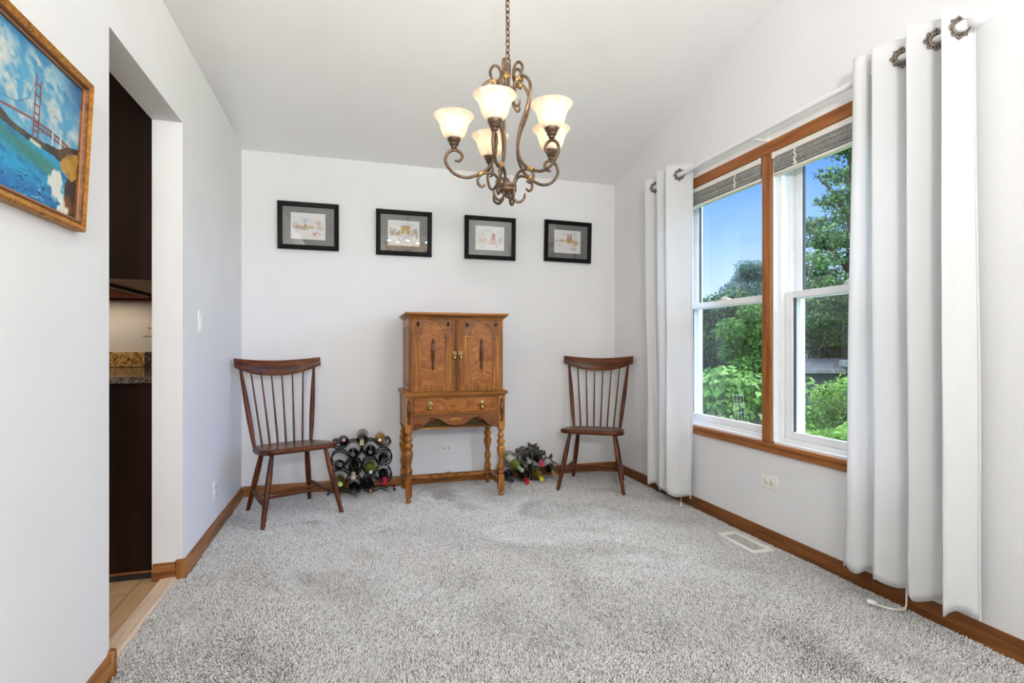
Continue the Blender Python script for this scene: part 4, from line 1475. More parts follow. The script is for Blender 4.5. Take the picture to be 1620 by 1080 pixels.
# ================================================================ CHAIRS
def chair(loc, rot, label):
    """local frame: x = right seen from the front, y = towards the back, z up"""
    t = thing('spindle_back_chair', (loc[0], loc[1], 0), label, 'chair', 'spindle back wooden chairs')
    O = (0, 0, 0)
    zs = lambda y: 0.446 - 0.075 * (y + 0.02)
    # seat
    out = []
    N = 72
    for k in range(N):
        a = 2 * math.pi * k / N
        ca, sa = math.cos(a), math.sin(a)
        e = 0.42
        x = abs(ca) ** e * (1 if ca >= 0 else -1)
        y = abs(sa) ** e * (1 if sa >= 0 else -1)
        w = 0.248 - 0.020 * (y + 1) - (0.016 if y > 0 else 0) * y
        yy = y * 0.212
        if y > 0:
            yy += 0.018 * (1 - x * x) * y
        out.append((x * w, yy - 0.008))
    b = MB()
    rings = [(0.93, -0.034), (0.985, -0.030), (1.0, -0.020), (1.0, -0.010), (0.985, -0.003), (0.95, 0.0), (0.6, -0.005), (0.25, -0.008)]
    V = []
    for s_, dz in rings:
        V += [(x * s_, y * s_, zs(y * s_) + dz) for x, y in out]
    Fs = []
    for i in range(len(rings) - 1):
        for k in range(N):
            k2 = (k + 1) % N
            Fs.append((i * N + k, i * N + k2, (i + 1) * N + k2, (i + 1) * N + k))
    Fs.append(tuple(reversed(range(N))))
    Fs.append(tuple((len(rings) - 1) * N + k for k in range(N)))
    b.add(V, Fs)
    b.build('seat', M['chairX'], t, origin=O, angle=50)
    # legs
    legs = {}
    for sx in (-1, 1):
        for fr in (0, 1):
            top = Vector((sx * (0.162 if fr == 0 else 0.138), -0.135 if fr == 0 else 0.120, 0.425))
            bot = Vector((sx * (0.240 if fr == 0 else 0.200), -0.214 if fr == 0 else 0.230, 0.004))
            legs[(sx, fr)] = (top, bot)
            b = MB()
            n = 16
            prof = [0.0115, 0.0125, 0.0140, 0.0155, 0.0168, 0.0176, 0.0180, 0.0182, 0.0180, 0.0176, 0.0170, 0.0162, 0.0154, 0.0146, 0.0138, 0.0130, 0.0122]
            b.tube([top.lerp(bot, i / n) for i in range(n + 1)], prof, 14)
            b.build('leg', M['chairZ'], t, origin=O)
    at = lambda sx, fr, z: legs[(sx, fr)][0].lerp(legs[(sx, fr)][1], (0.425 - z) / 0.421)
    for sx in (-1, 1):
        p, q = at(sx, 0, 0.128), at(sx, 1, 0.155)
        b = MB()
        b.tube([p.lerp(q, i / 12) for i in range(13)], [0.007 + 0.015 * math.sin(math.pi * i / 12) ** 0.8 for i in range(13)], 12, flat=0.5)
        b.build('side_stretcher', M['chairZ'], t, origin=O)
    for dy in (0.40, 0.60):
        p = at(-1, 0, 0.128).lerp(at(-1, 1, 0.155), dy)
        q = at(1, 0, 0.128).lerp(at(1, 1, 0.155), dy)
        b = MB()
        b.tube([p.lerp(q, i / 12) for i in range(13)], [0.0068 + 0.0035 * math.sin(math.pi * i / 12) for i in range(13)], 12)
        b.build('cross_stretcher', M['chairX'], t, origin=O)
    # crest rail
    tau = R(11.5)
    U, Nn = Vector((0, math.sin(tau), math.cos(tau))), Vector((0, math.cos(tau), -math.sin(tau)))
    T0 = Vector((0, 0.250, 0.994))
    HW = 0.277

    def crest(u, h):     # h = distance below the top edge
        return T0 + Vector((u * HW, 0, 0)) + Nn * (0.068 * (1 - u * u)) - U * (h + 0.007 * (1 - u * u))
    low = lambda u: 0.058 + 0.046 * (1 - abs(u) ** 2.2)
    b = MB()
    nu, prof = 40, [(-0.5, 0.10), (-0.5, 0.9), (-0.32, 1.0), (0.32, 1.0), (0.5, 0.9), (0.5, 0.10), (0.32, 0.0), (-0.32, 0.0)]
    th = 0.024
    V, Fs = [], []
    for i in range(nu + 1):
        u = -1 + 2 * i / nu
        for d, h in prof:
            V.append(tuple(crest(u, h * low(u)) + Nn * (d * th)))
    n = len(prof)
    for i in range(nu):
        for k in range(n):
            k2 = (k + 1) % n
            Fs.append((i * n + k, (i + 1) * n + k, (i + 1) * n + k2, i * n + k2))
    Fs += [tuple(range(n)), tuple(reversed([nu * n + k for k in range(n)]))]
    b.add(V, Fs)
    b.build('crest_rail', M['chairX'], t, origin=O, angle=45)
    # posts and spindles
    for k in range(8):
        f = -1 + 2 * k / 7
        xb, xt = f * 0.180, f * 0.239
        yb = 0.154 + 0.030 * (1 - f * f)
        ut = xt / HW
        top = crest(ut, low(ut) - 0.018)
        bot = Vector((xb, yb, zs(yb) - 0.018))
        post = k in (0, 7)
        b = MB()
        pr = [0.0100, 0.0125, 0.0150, 0.0162, 0.0165, 0.0160, 0.0146, 0.0125, 0.0105, 0.0085] if post else [0.0072, 0.0070, 0.0068, 0.0064, 0.0060, 0.0056, 0.0052, 0.0050, 0.0048, 0.0048]
        b.tube([bot.lerp(top, i / 18) for i in range(19)], pr, 12)
        b.build('back_post' if post else 'spindle', M['chairZ'], t, origin=O)
    t.rotation_euler = (0, 0, rot)
    return t


chair((1.772, 3.731), -0.572, 'dark wooden spindle back chair in the back corner beside the window wall')
chair((-0.374, 3.674), 0.431, 'dark wooden spindle back chair in the back corner by the left wall')


# ================================================================ CABINET
cb = thing('cabinet_on_stand', (0.69, 3.86, 0), 'carved two-door oak cabinet on turned legs against the back wall', 'cabinet')
X0, X1 = 0.371, 1.019          # upper case
YFR, YBK = 3.662, 4.085        # case front (behind doors), back
b = MB()
b.box(X0, X1, YFR, YBK, 0.757, 1.262)
b.build('upper_case', M['cabZ'], cb, smooth=False)
for sx, xa in ((-1, X0), (1, X1)):
    b = MB()
    for (y0, y1, z0, z1) in ((YFR, YFR + 0.05, 0.757, 1.262), (YBK - 0.05, YBK, 0.757, 1.262), (YFR + 0.05, YBK - 0.05, 0.757, 0.80), (YFR + 0.05, YBK - 0.05, 1.205, 1.262)):
        b.box(xa, xa + sx * 0.008, y0, y1, z0, z1, c=0.002)
    b.build('side_frame', M['cabZ'], cb)
    b = MB()
    b.box(xa, xa + sx * 0.003, YFR + 0.06, YBK - 0.06, 0.81, 1.195, c=0.001)
    b.build('side_panel', M['cabDark'], cb)
# cornice
b = MB()
for z0, z1, e in ((1.258, 1.267, 0.006), (1.267, 1.274, 0.014), (1.274, 1.281, 0.022), (1.281, 1.288, 0.030), (1.288, 1.302, 0.036)):
    b.box(X0 - e, X1 + e, YFR - 0.020 - e, YBK + 0.004, z0, z1, c=0.003)
b.build('cornice', M['cabX'], cb)
b = MB()
for z0, z1, e in ((0.726, 0.733, 0.012), (0.733, 0.740, 0.020), (0.740, 0.753, 0.028), (0.753, 0.760, 0.022)):
    b.box(0.352 - e, 1.028 + e, 3.650 - e, YBK + 0.004, z0, z1, c=0.003)
b.build('waist_moulding', M['cabX'], cb)

YD = 3.645


def rib_v(b, x, z0, z1, r, y=YD):
    b.tube([(x, y, z0), (x, y, z1)], r, 8)


TURN = [(0.002, 0.0), (0.006, 0.004), (0.008, 0.010), (0.005, 0.015), (0.010, 0.022), (0.007, 0.028), (0.006, 0.036), (0.010, 0.058), (0.012, 0.066), (0.007, 0.072), (0.011, 0.077), (0.012, 0.084), (0.008, 0.089), (0.011, 0.094), (0.008, 0.099), (0.012, 0.104), (0.011, 0.118), (0.007, 0.140), (0.006, 0.148), (0.010, 0.153), (0.006, 0.160), (0.008, 0.165), (0.006, 0.172), (0.002, 0.176)]


def applique(parent, x, y, zc_, h):
    s_ = h / 0.176
    b = MB()
    b.lathe([(r * 1.25, (z - 0.088) * s_) for r, z in TURN], 14, Matrix.Translation((x, y, zc_)) @ Matrix.Diagonal((1, 0.8, 1, 1)))
    return b.build('turned_ornament', M['applique'], parent)


def drop_pull(parent, x, y, z, s_=1.0):
    b = MB()
    T = align((x, y, z), (0, -1, 0))
    for k in range(8):
        a = k * math.pi / 4
        b.ball((0.009 * s_ * math.cos(a), 0.009 * s_ * math.sin(a), 0.002), (0.0055 * s_, 0.0055 * s_, 0.003), T, 8, 6)
    b.lathe([(0.010 * s_, 0), (0.010 * s_, 0.003), (0.005 * s_, 0.006), (0.006 * s_, 0.012), (0.002 * s_, 0.015)], 14, T)
    b.tube([(x, y - 0.011, z), (x, y - 0.014, z - 0.010 * s_)], 0.002, 6)
    b.lathe([(0.002, 0.0), (0.007 * s_, -0.006 * s_), (0.0095 * s_, -0.014 * s_), (0.008 * s_, -0.021 * s_), (0.003, -0.025 * s_)][::-1], 14, Matrix.Translation((x, y - 0.014, z - 0.008 * s_)))
    return b.build('drop_pull', M['brass'], parent)


def door(x0, x1, mirror, label):
    d = MB()
    z0, z1 = 0.762, 1.256
    Wd = x1 - x0
    fx = lambda f: (x0 + f * Wd) if not mirror else (x1 - f * Wd)
    d.box(x0 + 0.001, x1 - 0.001, YD, YFR, z0, z1, c=0.002)
    for f in (0.018, 0.048, 0.885, 0.92, 0.955, 0.985):
        rib_v(d, fx(f), z0, z1, 0.0045)
    for zz in (0.775, 0.786, 0.797):
        d.tube([(fx(0.075), YD, zz), (fx(0.865), YD, zz)], 0.004, 8)
    o = d.build('door', M['cabZ'], cb, angle=30)
    # pilasters with caps
    for fa, fb in ((0.085, 0.225), (0.725, 0.865)):
        p = MB()
        a_, b_ = sorted((fx(fa), fx(fb)))
        p.box(a_, b_, YD - 0.006, YD, 0.806, 1.134, c=0.001)
        for k in range(4):
            rib_v(p, a_ + (b_ - a_) * (k + 0.5) / 4, 0.808, 1.132, 0.0042, YD - 0.006)
        p.box(a_ - 0.003, b_ + 0.003, YD - 0.013, YD, 1.134, 1.146, c=0.002)
        p.build('pilaster', M['cabZ'], o)
    pa = MB()
    a_, b_ = sorted((fx(0.225), fx(0.725)))
    pa.box(a_, b_, YD - 0.0025, YD, 0.806, 1.24)
    pa.build('arched_panel', M['burl'], o, smooth=False)
    # spandrel with arch cut out
    s0, s1 = sorted((fx(0.085), fx(0.865)))
    cx_, rx_, rz_, zb = (a_ + b_) / 2, (b_ - a_) / 2 + 0.001, 0.088, 1.146
    arch = [(cx_ + rx_ * math.cos(t_), zb + rz_ * math.sin(t_) ** 0.85) for t_ in [math.pi * k / 24 for k in range(25)]]
    sp = MB()
    for half in (0, 1):
        seg = arch[:13] if half == 0 else arch[12:]
        xo = s1 if half == 0 else s0
        top = 1.252
        for i in range(len(seg) - 1):
            (xa, za), (xb, zb_) = seg[i], seg[i + 1]
            sp.prism([(xa, za), (xa, top), (xb, top), (xb, zb_)], YD - 0.008, YD, 'Y')
        if half == 0:
            sp.prism([(seg[0][0], zb), (xo, zb), (xo, top), (seg[0][0], top)], YD - 0.008, YD, 'Y')
        else:
            sp.prism([(xo, zb), (seg[-1][0], zb), (seg[-1][0], top), (xo, top)], YD - 0.008, YD, 'Y')
    sp.build('spandrel', M['burlX'], o, smooth=False)
    am = MB()
    am.tube([(x, YD - 0.008, z) for x, z in arch], 0.0042, 8)
    am.build('arch_moulding', M['cabX'], o)
    for f in (0.155, 0.795):
        dm = MB()
        x, z = fx(f), 1.222
        dm.add([(x - 0.014, YD - 0.008, z), (x, YD - 0.008, z - 0.021), (x + 0.014, YD - 0.008, z), (x, YD - 0.008, z + 0.021), (x, YD - 0.019, z)], [(0, 1, 4), (1, 2, 4), (2, 3, 4), (3, 0, 4)])
        dm.build('diamond_boss', M['applique'], o, smooth=False)
    applique(o, cx_, YD - 0.006, 1.018, 0.212)
    drop_pull(o, fx(0.935), YD - 0.004, 1.022, 1.3)
    return o


XM = 0.695
door(X0 + 0.002, XM - 0.001, False, '')
door(XM + 0.001, X1 - 0.002, True, '')

# lower case: posts, sides, drawer, apron
LX0, LX1 = 0.340, 1.038
b = MB()
for sx, xa in ((1, LX0), (-1, LX1)):
    b.box(xa + sx * 0.004, xa + sx * 0.018, 3.69, 4.05, 0.51, 0.727, c=0.002)
b.build('case_side', M['cabY'], cb)
b = MB()
b.box(LX0 + 0.03, LX1 - 0.03, 4.055, 4.068, 0.51, 0.727)
b.box(LX0 + 0.015, LX1 - 0.015, 3.69, 4.06, 0.500, 0.512)
b.build('case_back', M['cabX'], cb, smooth=False)
b = MB()
b.box(LX0 + 0.045, LX1 - 0.045, 3.656, 3.668, 0.600, 0.727)
b.box(LX0 + 0.045, LX1 - 0.045, 3.648, 3.660, 0.603, 0.615, c=0.003)
b.build('drawer_frame', M['cabX'], cb)
dr = MB()
dr.box(0.398, 0.980, 3.650, 3.66, 0.618, 0.722, c=0.003)
for (xa, xb, za, zb) in ((0.396, 0.982, 0.616, 0.622), (0.396, 0.982, 0.717, 0.723), (0.396, 0.402, 0.616, 0.723), (0.976, 0.982, 0.616, 0.723)):
    dr.box(xa, xb, 3.643, 3.652, za, zb, c=0.002)
dro = dr.build('drawer', M['burl'], cb)
for x in (0.505, 0.868):
    drop_pull(dro, x, 3.648, 0.678, 1.45)
# apron
half = [(0.0, 0.523), (0.045, 0.527), (0.075, 0.541), (0.110, 0.566), (0.140, 0.577), (0.165, 0.572), (0.195, 0.556), (0.222, 0.533), (0.245, 0.514), (0.268, 0.504), (0.302, 0.500)]
am_ = 0.689
b = MB()
for sx in (-1, 1):
    for i in range(len(half) - 1):
        (xa, za), (xb, zb) = half[i], half[i + 1]
        b.prism([(am_ + sx * xa, za), (am_ + sx * xb, zb), (am_ + sx * xb, 0.604), (am_ + sx * xa, 0.604)], 3.655, 3.668, 'Y')
b2 = MB()
b2.box(LX0 + 0.045, LX1 - 0.045, 3.72, 3.728, 0.503, 0.60)
b2.build('inner_rail', M['cabInner'], cb, smooth=False)
ap = b.build('apron', M['cabDark'], cb, smooth=False)
b = MB()
b.ball((am_, 3.654, 0.563), (0.048, 0.006, 0.021))
b.torus(0.042, 0.0035, Matrix.Translation((am_, 3.651, 0.563)) @ Matrix.Rotation(R(90), 4, 'X') @ Matrix.Diagonal((1, 0.43, 1, 1)), 32, 8)
b.ball((am_, 3.649, 0.563), (0.018, 0.005, 0.009))
b.build('oval_medallion', M['cabX'], ap)
for x, z, s_ in ((0.424, 0.529, 1.0), (0.520, 0.572, 0.75), (0.858, 0.572, 0.75), (0.956, 0.529, 1.0)):
    b = MB()
    T = align((x, 3.656, z), (0, -1, 0))
    b.lathe([(0.021 * s_, 0), (0.021 * s_, 0.004), (0.017 * s_, 0.008), (0.012 * s_, 0.005), (0.009 * s_, 0.005), (0.007 * s_, 0.010), (0.002, 0.012)], 22, T)
    b.build('rosette', M['cabDark'], ap)
# legs
LEG = [(0.0, 0.012), (0.004, 0.017), (0.010, 0.020), (0.018, 0.015), (0.024, 0.018), (0.030, 0.014), (0.036, 0.012), (0.044, 0.019), (0.048, 0.0205)]
MID = [(0.160, 0.020), (0.164, 0.014), (0.170, 0.018), (0.178, 0.021), (0.186, 0.016), (0.196, 0.022), (0.212, 0.026), (0.228, 0.026), (0.240, 0.020), (0.246, 0.016), (0.252, 0.022), (0.258, 0.018), (0.264, 0.015), (0.275, 0.018), (0.310, 0.026), (0.335, 0.031), (0.352, 0.031), (0.362, 0.024), (0.368, 0.017), (0.374, 0.020), (0.382, 0.028), (0.394, 0.031), (0.406, 0.028), (0.414, 0.019), (0.420, 0.016), (0.428, 0.022), (0.436, 0.026), (0.444, 0.024), (0.452, 0.017), (0.466, 0.015), (0.476, 0.020), (0.484, 0.021)]
for x in (0.364, 1.014):
    for y in (3.670, 4.060):
        b = MB()
        T = Matrix.Translation((x, y, 0))
        b.lathe([(r, z) for z, r in LEG], 20, T)
        b.box(x - 0.022, x + 0.022, y - 0.022, y + 0.022, 0.046, 0.160, c=0.004)
        b.lathe([(r * 0.95, z) for z, r in MID], 24, T)
        b.box(x - 0.024, x + 0.024, y - 0.022, y + 0.022, 0.484, 0.728, c=0.003)
        lg = b.build('leg', M['cabZ'], cb)
        if y < 3.8:
            applique(lg, x, y - 0.023, 0.622, 0.165)
for x in (0.364, 1.014):
    b = MB()
    b.box(x - 0.015, x + 0.015, 3.69, 4.04, 0.082, 0.122, c=0.004)
    b.build('side_stretcher', M['cabDark'], cb)
b = MB()
L_ = 0.650
pr = [(0.014, 0.0), (0.016, 0.03), (0.013, 0.034), (0.018, 0.040), (0.013, 0.048), (0.015, 0.06), (0.020, 0.10), (0.021, 0.14), (0.016, 0.175), (0.012, 0.182), (0.020, 0.190), (0.013, 0.198), (0.019, 0.215), (0.022, 0.235), (0.016, 0.255), (0.012, 0.262), (0.022, 0.272), (0.014, 0.282), (0.016, 0.295), (0.020, 0.305), (0.026, 0.318), (0.028, 0.325)]
full = pr + [(r, L_ - z) for r, z in pr[:-1][::-1]]
b.lathe(full, 18, align((0.364, 3.975, 0.103), (1, 0, 0)))
b.build('cross_stretcher', M['cabX'], cb)


# ================================================================ WINE RACKS AND BOTTLES
BG = {}


def bottle(tip, body, label, glass, cap, group, lab=None, fat=1.0, cork=False):
    """body = point on the axis at the shoulder, tip = end of the neck"""
    ax = (Vector(tip) - Vector(body)).normalized()
    base = Vector(tip) - ax * 0.298
    t = thing('wine_bottle', tuple(base), label, 'bottle', group)
    if glass not in BG:
        BG[glass] = bottle_glass('bottle_glass_%02d' % len(BG), glass, 0.1, 0.0)
    if cap not in BG:
        BG[cap] = plain('foil_%02d' % len(BG), cap, 0.4, var=0.04)
    T = align(base, ax)
    f = fat
    b = MB()
    b.lathe([(0.010, 0.012), (0.030 * f, 0.002), (0.034 * f, 0.0), (0.0365 * f, 0.004), (0.037 * f, 0.012), (0.037 * f, 0.170), (0.0355 * f, 0.184), (0.031 * f, 0.197), (0.024 * f, 0.209), (0.0185, 0.220), (0.0155, 0.232), (0.0142, 0.245), (0.0138, 0.285), (0.0152, 0.287), (0.0152, 0.294), (0.013, 0.296), (0.0, 0.296)], 26, T, cap=False)
    b.build('glass_body', BG[glass], t)
    b = MB()
    if cork:
        b.lathe([(0.0100, 0.290), (0.0100, 0.2985), (0.0, 0.2988)], 14, T, cap=False)
        b.build('cork', BG[cap], t)
    else:
        b.lathe([(0.0152, 0.234), (0.0150, 0.245), (0.0148, 0.284), (0.0162, 0.286), (0.0162, 0.2955), (0.015, 0.298), (0.0, 0.2984)], 18, T, cap=False)
        b.build('capsule', BG[cap], t)
    if lab:
        if lab not in BG:
            BG[lab] = plain('paper_label_%02d' % len(BG), lab, 0.7, var=0.03)
        b = MB()
        n = 26
        V, Fs = [], []
        for j, z in enumerate((0.045, 0.150)):
            for i in range(n + 1):
                a = R(-160) + R(320) * i / n
                V.append((0.0376 * f * math.cos(a), 0.0376 * f * math.sin(a), z))
        Fs = [(i, i + 1, i + n + 2, i + n + 1) for i in range(n)]
        b.add(V, Fs, T)
        b.build('label', BG[lab], t)
    return t


# ---- scrolled rack left of the cabinet
KZ = 0.00058
rx = lambda zx: 0.064 + (zx - 560) * KZ
rz = lambda zy: 0.470 - (zy - 150) * KZ
HALF = [(268, 318), (258, 286), (232, 288), (210, 318), (228, 362), (290, 386), (352, 364), (400, 318), (460, 296), (528, 322), (556, 392), (528, 462), (455, 494), (396, 470), (352, 432), (295, 414), (224, 448), (195, 520), (225, 590), (295, 622), (358, 592), (400, 544), (460, 520), (530, 550), (553, 620), (525, 690), (455, 722), (404, 700), (358, 658), (300, 640), (228, 668), (198, 742), (226, 812), (295, 842), (356, 812), (396, 764), (460, 740), (530, 770), (552, 848), (520, 918), (455, 944), (390, 925), (340, 905), (290, 925), (250, 950)]
wr = thing('wine_rack', (0.064, 4.05, 0), 'black scrolled iron wine rack between the left chair and the cabinet', 'wine rack')
for s_ in (-1, 1):
    for y in (4.005, 4.095):
        pts = [(rx(zx) if s_ < 0 else rx(1120 - zx), y, rz(zy) + 0.004) for zx, zy in HALF]
        b = MB()
        b.tube(catmull(pts, 6), 0.0048, 8)
        b.build('scroll_strand', M['iron'], wr)
    b = MB()
    for zx, zy in ((290, 386), (460, 296), (455, 494), (195, 520), (553, 620), (198, 742), (455, 944)):
        x = rx(zx) if s_ < 0 else rx(1120 - zx)
        b.tube([(x, 4.005, rz(zy) + 0.004), (x, 4.095, rz(zy) + 0.004)], 0.004, 8)
    b.build('tie_bar', M['iron'], wr)
    b = MB()
    x = rx(250) if s_ < 0 else rx(1120 - 250)
    for y in (4.005, 4.095):
        b.tube(catmull([(x, y, rz(950) + 0.004), (x + s_ * 0.02, y, 0.004), (x + s_ * 0.05, y, 0.006), (x + s_ * 0.055, y, 0.022), (x + s_ * 0.04, y, 0.026)], 6), 0.005, 8)
        b.build('foot', M['iron'], wr)
        b = MB()
for y in (4.005, 4.095):
    b = MB()
    b.tube([(rx(556), y, rz(392)), (rx(564), y, rz(392))], 0.0045, 8)
    b.tube([(rx(553), y, rz(620)), (rx(567), y, rz(620))], 0.0045, 8)
    b.tube([(rx(552), y, rz(848)), (rx(568), y, rz(848))], 0.0045, 8)
    b.build('clip', M['iron'], wr)
G1 = 'wine bottles in the scrolled rack'
BLK, DK, OLV, GRN, AMB = (16, 16, 20), (24, 22, 20), (92, 78, 22), (112, 122, 44), (150, 112, 36)
ROWS = [
    ((340, 268), (340, 276), DK, (196, 110, 120), 'dark wine bottle with a pink cap, top left of the scrolled rack', None, 1.0, True),
    ((560, 268), (558, 318), (42, 32, 26), (186, 176, 130), 'dark brown bottle with gold marks, top middle of the scrolled rack', None, 1.1, False),
    ((775, 265), (779, 276), AMB, (226, 230, 236), 'amber wine bottle with a white cap, top right of the scrolled rack', None, 1.0, True),
    ((452, 432), (450, 452), BLK, (34, 34, 40), 'black capped dark bottle under the top left bottle of the scrolled rack', None, 1.0, False),
    ((660, 412), (662, 424), DK, (120, 84, 66), 'dark bottle with a brown cork, under the top right bottle of the scrolled rack', None, 1.0, True),
    ((292, 560), (298, 578), BLK, (36, 38, 44), 'black bottle in the outer left loop of the scrolled rack, third row down', None, 1.0, False),
    ((816, 515), (818, 534), BLK, (40, 44, 56), 'black bottle in the outer right loop of the scrolled rack, third row down', None, 1.0, False),
    ((460, 636), (456, 738), (26, 28, 20), (206, 190, 170), 'dark bottle with a pale cork top, in the middle left of the scrolled rack', None, 1.0, False),
    ((656, 634), (668, 668), GRN, (206, 210, 220), 'green glass bottle with a silver cap, in the middle of the scrolled rack', None, 1.0, True),
    ((302, 772), (296, 818), OLV, (176, 190, 84), 'olive bottle with a lime green cap, behind the left chair leg', None, 1.0, False),
    ((818, 718), (838, 806), BLK, (206, 34, 62), 'black bottle with a bright red cap, lower right of the scrolled rack', (196, 192, 188), 1.0, False),
    ((464, 856), (458, 916), BLK, (62, 50, 50), 'black bottle with a dark brown cap, bottom left of the scrolled rack', (190, 190, 192), 1.0, False),
    ((652, 850), (668, 894), BLK, (176, 112, 76), 'black bottle with a copper cork, bottom right of the scrolled rack', None, 1.0, True),
]
for bo, ti, gl, cp, lab, pl, fat, ck in ROWS:
    body = Vector((rx(bo[0]), 3.945, rz(bo[1]) + 0.006))
    tip = onY(500 + ti[0] / 7.714, 660 + ti[1] / 7.714, 3.83)
    tip.z = max(tip.z, 0.022)
    bottle(tip, body, lab, gl, cp, G1, pl, fat, ck)

# ---- leafy iron rack right of the cabinet
lr = thing('wine_rack', (1.33, 4.04, 0), 'leaf trimmed iron wine rack between the cabinet and the right chair', 'wine rack')


def q(zx, zy, Y=3.99):
    return onY(790 + zx / 10.8, 680 + zy / 10.8, Y)


RINGS = [(200, 500), (178, 770), (425, 770), (690, 455), (680, 770), (905, 640), (468, 480)]
for zx, zy in RINGS:
    c = q(zx, zy)
    c.z = max(c.z, 0.055)
    for y in (3.985, 4.085):
        b = MB()
        b.torus(0.0475, 0.0036, Matrix.Translation((c.x, y, c.z)) @ Matrix.Rotation(R(90), 4, 'X'), 32, 8)
        b.build('ring', M['rustiron'], lr)
    b = MB()
    for a in (0.6, 2.5, 4.7):
        b.tube([(c.x + 0.0475 * math.cos(a), 3.985, c.z + 0.0475 * math.sin(a)), (c.x + 0.0475 * math.cos(a), 4.085, c.z + 0.0475 * math.sin(a))], 0.003, 6)
    b.build('tie_bar', M['rustiron'], lr)
b = MB()
for x in (1.175, 1.545):
    b.tube([(x, 3.985, 0.006), (x, 4.085, 0.006)], 0.004, 8)
for y in (3.985, 4.085):
    b.tube([(1.12, y, 0.006), (1.60, y, 0.006)], 0.004, 8)
b.build('base_bar', M['rustiron'], lr)
b = MB()
p0, p1 = q(560, 340), q(560, 880)
b.box(p1.x - 0.006, p1.x + 0.006, 3.978, 4.092, 0.004, 0.262, c=0.002)
b.build('centre_plate', M['rustiron'], lr)
# vine stems and leaves along the top
stem = [(200, 400), (290, 410), (330, 440), (440, 380), (540, 320), (600, 275), (640, 300), (690, 340), (760, 360), (800, 460), (865, 480), (905, 520)]
b = MB()
b.tube(catmull([tuple(q(x, y)) for x, y in stem], 6), 0.003, 7)
b.build('vine_stem', M['rustiron'], lr)
for zx, zy, ang, ln in ((305, 395, 105, 0.050), (380, 385, 60, 0.048), (395, 420, 110, 0.036), (520, 275, 120, 0.044), (570, 280, 40, 0.046), (640, 330, 75, 0.036), (735, 430, 70, 0.048), (862, 485, 80, 0.048), (600, 300, 10, 0.030), (470, 350, 130, 0.044)):
    c = q(zx, zy, 3.978)
    u = Vector((math.cos(R(ang)), -0.25, math.sin(R(ang)))).normalized()
    w = u.cross(Vector((0, 1, 0))).normalized()
    nn = u.cross(w)
    b = MB()
    V = []
    n = 8
    for i in range(n + 1):
        t_ = i / n
        hw = 0.34 * ln * math.sin(math.pi * t_ ** 0.8) ** 0.9
        base_ = c + u * (ln * t_) + nn * (0.006 * math.sin(math.pi * t_))
        V += [tuple(base_ - w * hw + nn * 0.003), tuple(base_), tuple(base_ + w * hw + nn * 0.003)]
    Fs = []
    for i in range(n):
        Fs += [(3 * i, 3 * i + 1, 3 * i + 4, 3 * i + 3), (3 * i + 1, 3 * i + 2, 3 * i + 5, 3 * i + 4)]
    b.add(V, Fs)
    lf = b.build('leaf', M['rustiron'], lr)
    sm = lf.modifiers.new('sheet', 'SOLIDIFY')
    sm.thickness = 0.0015
G2 = 'wine bottles in the leafy rack'
for bo, ti, gl, cp, lab, pl, ck in [
    ((275, 590), (395, 690), (110, 124, 48), (158, 186, 132), 'green glass bottle with white label and pale green cap, upper left of the leafy rack', (214, 214, 210), False),
    ((150, 770), (222, 868), (22, 24, 28), (46, 50, 60), 'black bottle with a dark grey cap, beside the cabinet leg', (150, 152, 156), False),
    ((422, 780), (482, 898), (20, 18, 20), (196, 30, 44), 'black bottle with a red cap, bottom middle of the leafy rack', None, False),
    ((662, 475), (742, 600), (24, 24, 28), (218, 52, 84), 'black bottle with a pinkish red cap, topmost in the leafy rack', (70, 72, 80), False),
    ((668, 770), (728, 842), (120, 100, 26), (214, 206, 48), 'olive bottle with a bright yellow cap, bottom right of the leafy rack', None, False),
    ((880, 665), (946, 765), (24, 20, 20), (176, 122, 72), 'dark bottle with a cork and white label, beside the right chair leg', (212, 208, 204), False),
    ((490, 500), (520, 545), (60, 66, 48), (150, 156, 140), 'grey green bottle tucked behind the centre plate of the leafy rack', None, False),
]:
    body = q(bo[0], bo[1], 3.955)
    tip = q(ti[0], ti[1], 3.835 if 'tucked' not in lab else 3.90)
    tip.z = max(tip.z, 0.020)
    body.z = max(body.z, 0.042)
    bottle(tip, body, lab, gl, cp, G2, pl, 1.0, ck)


# ================================================================ KITCHEN SEEN THROUGH THE OPENING
KY = 2.822
t = thing('upper_cabinet', (-1.05, 3.4, 1.377), 'dark espresso upper cabinet with a plain end panel, beside the opening', 'cabinet')
b = MB()
b.box(-1.215, -0.880, KY, 4.13, 1.402, 2.396)
b.build('end_panel', M['espresso'], t, smooth=False)
b = MB()
b.box(-1.2, -0.895, KY + 0.02, 4.12, 1.396, 1.402)
b.build('underside', M['cabtan'], t, smooth=False)
b = MB()
b.box(-1.215, -1.196, KY, 3.80, 1.377, 1.402)
b.box(-1.215, -0.880, KY, KY + 0.016, 1.377, 1.402)
b.build('light_rail', M['espresso'], t, smooth=False)
t = thing('upper_cabinet', (-1.75, 3.97, 1.377), 'warm brown upper cabinet on the far kitchen wall', 'cabinet')
b = MB()
b.box(-2.3, -1.22, 3.82, 4.14, 1.402, 2.39)
b.build('cabinet_box', M['cabred'], t, smooth=False)
b = MB()
b.box(-2.3, -1.22, 3.82, 3.838, 1.372, 1.402)
b.box(-2.3, -1.22, 4.122, 4.14, 1.377, 1.402)
b.build('light_rail', M['cabred'], t, smooth=False)
t = thing('lower_cabinet', (-1.18, 3.4, 0), 'dark espresso lower cabinet end panel beside the opening', 'cabinet')
b = MB()
b.box(-1.47, -0.880, KY, 4.12, 0.035, 0.902)
b.build('end_panel', M['espresso'], t, smooth=False)
b = MB()
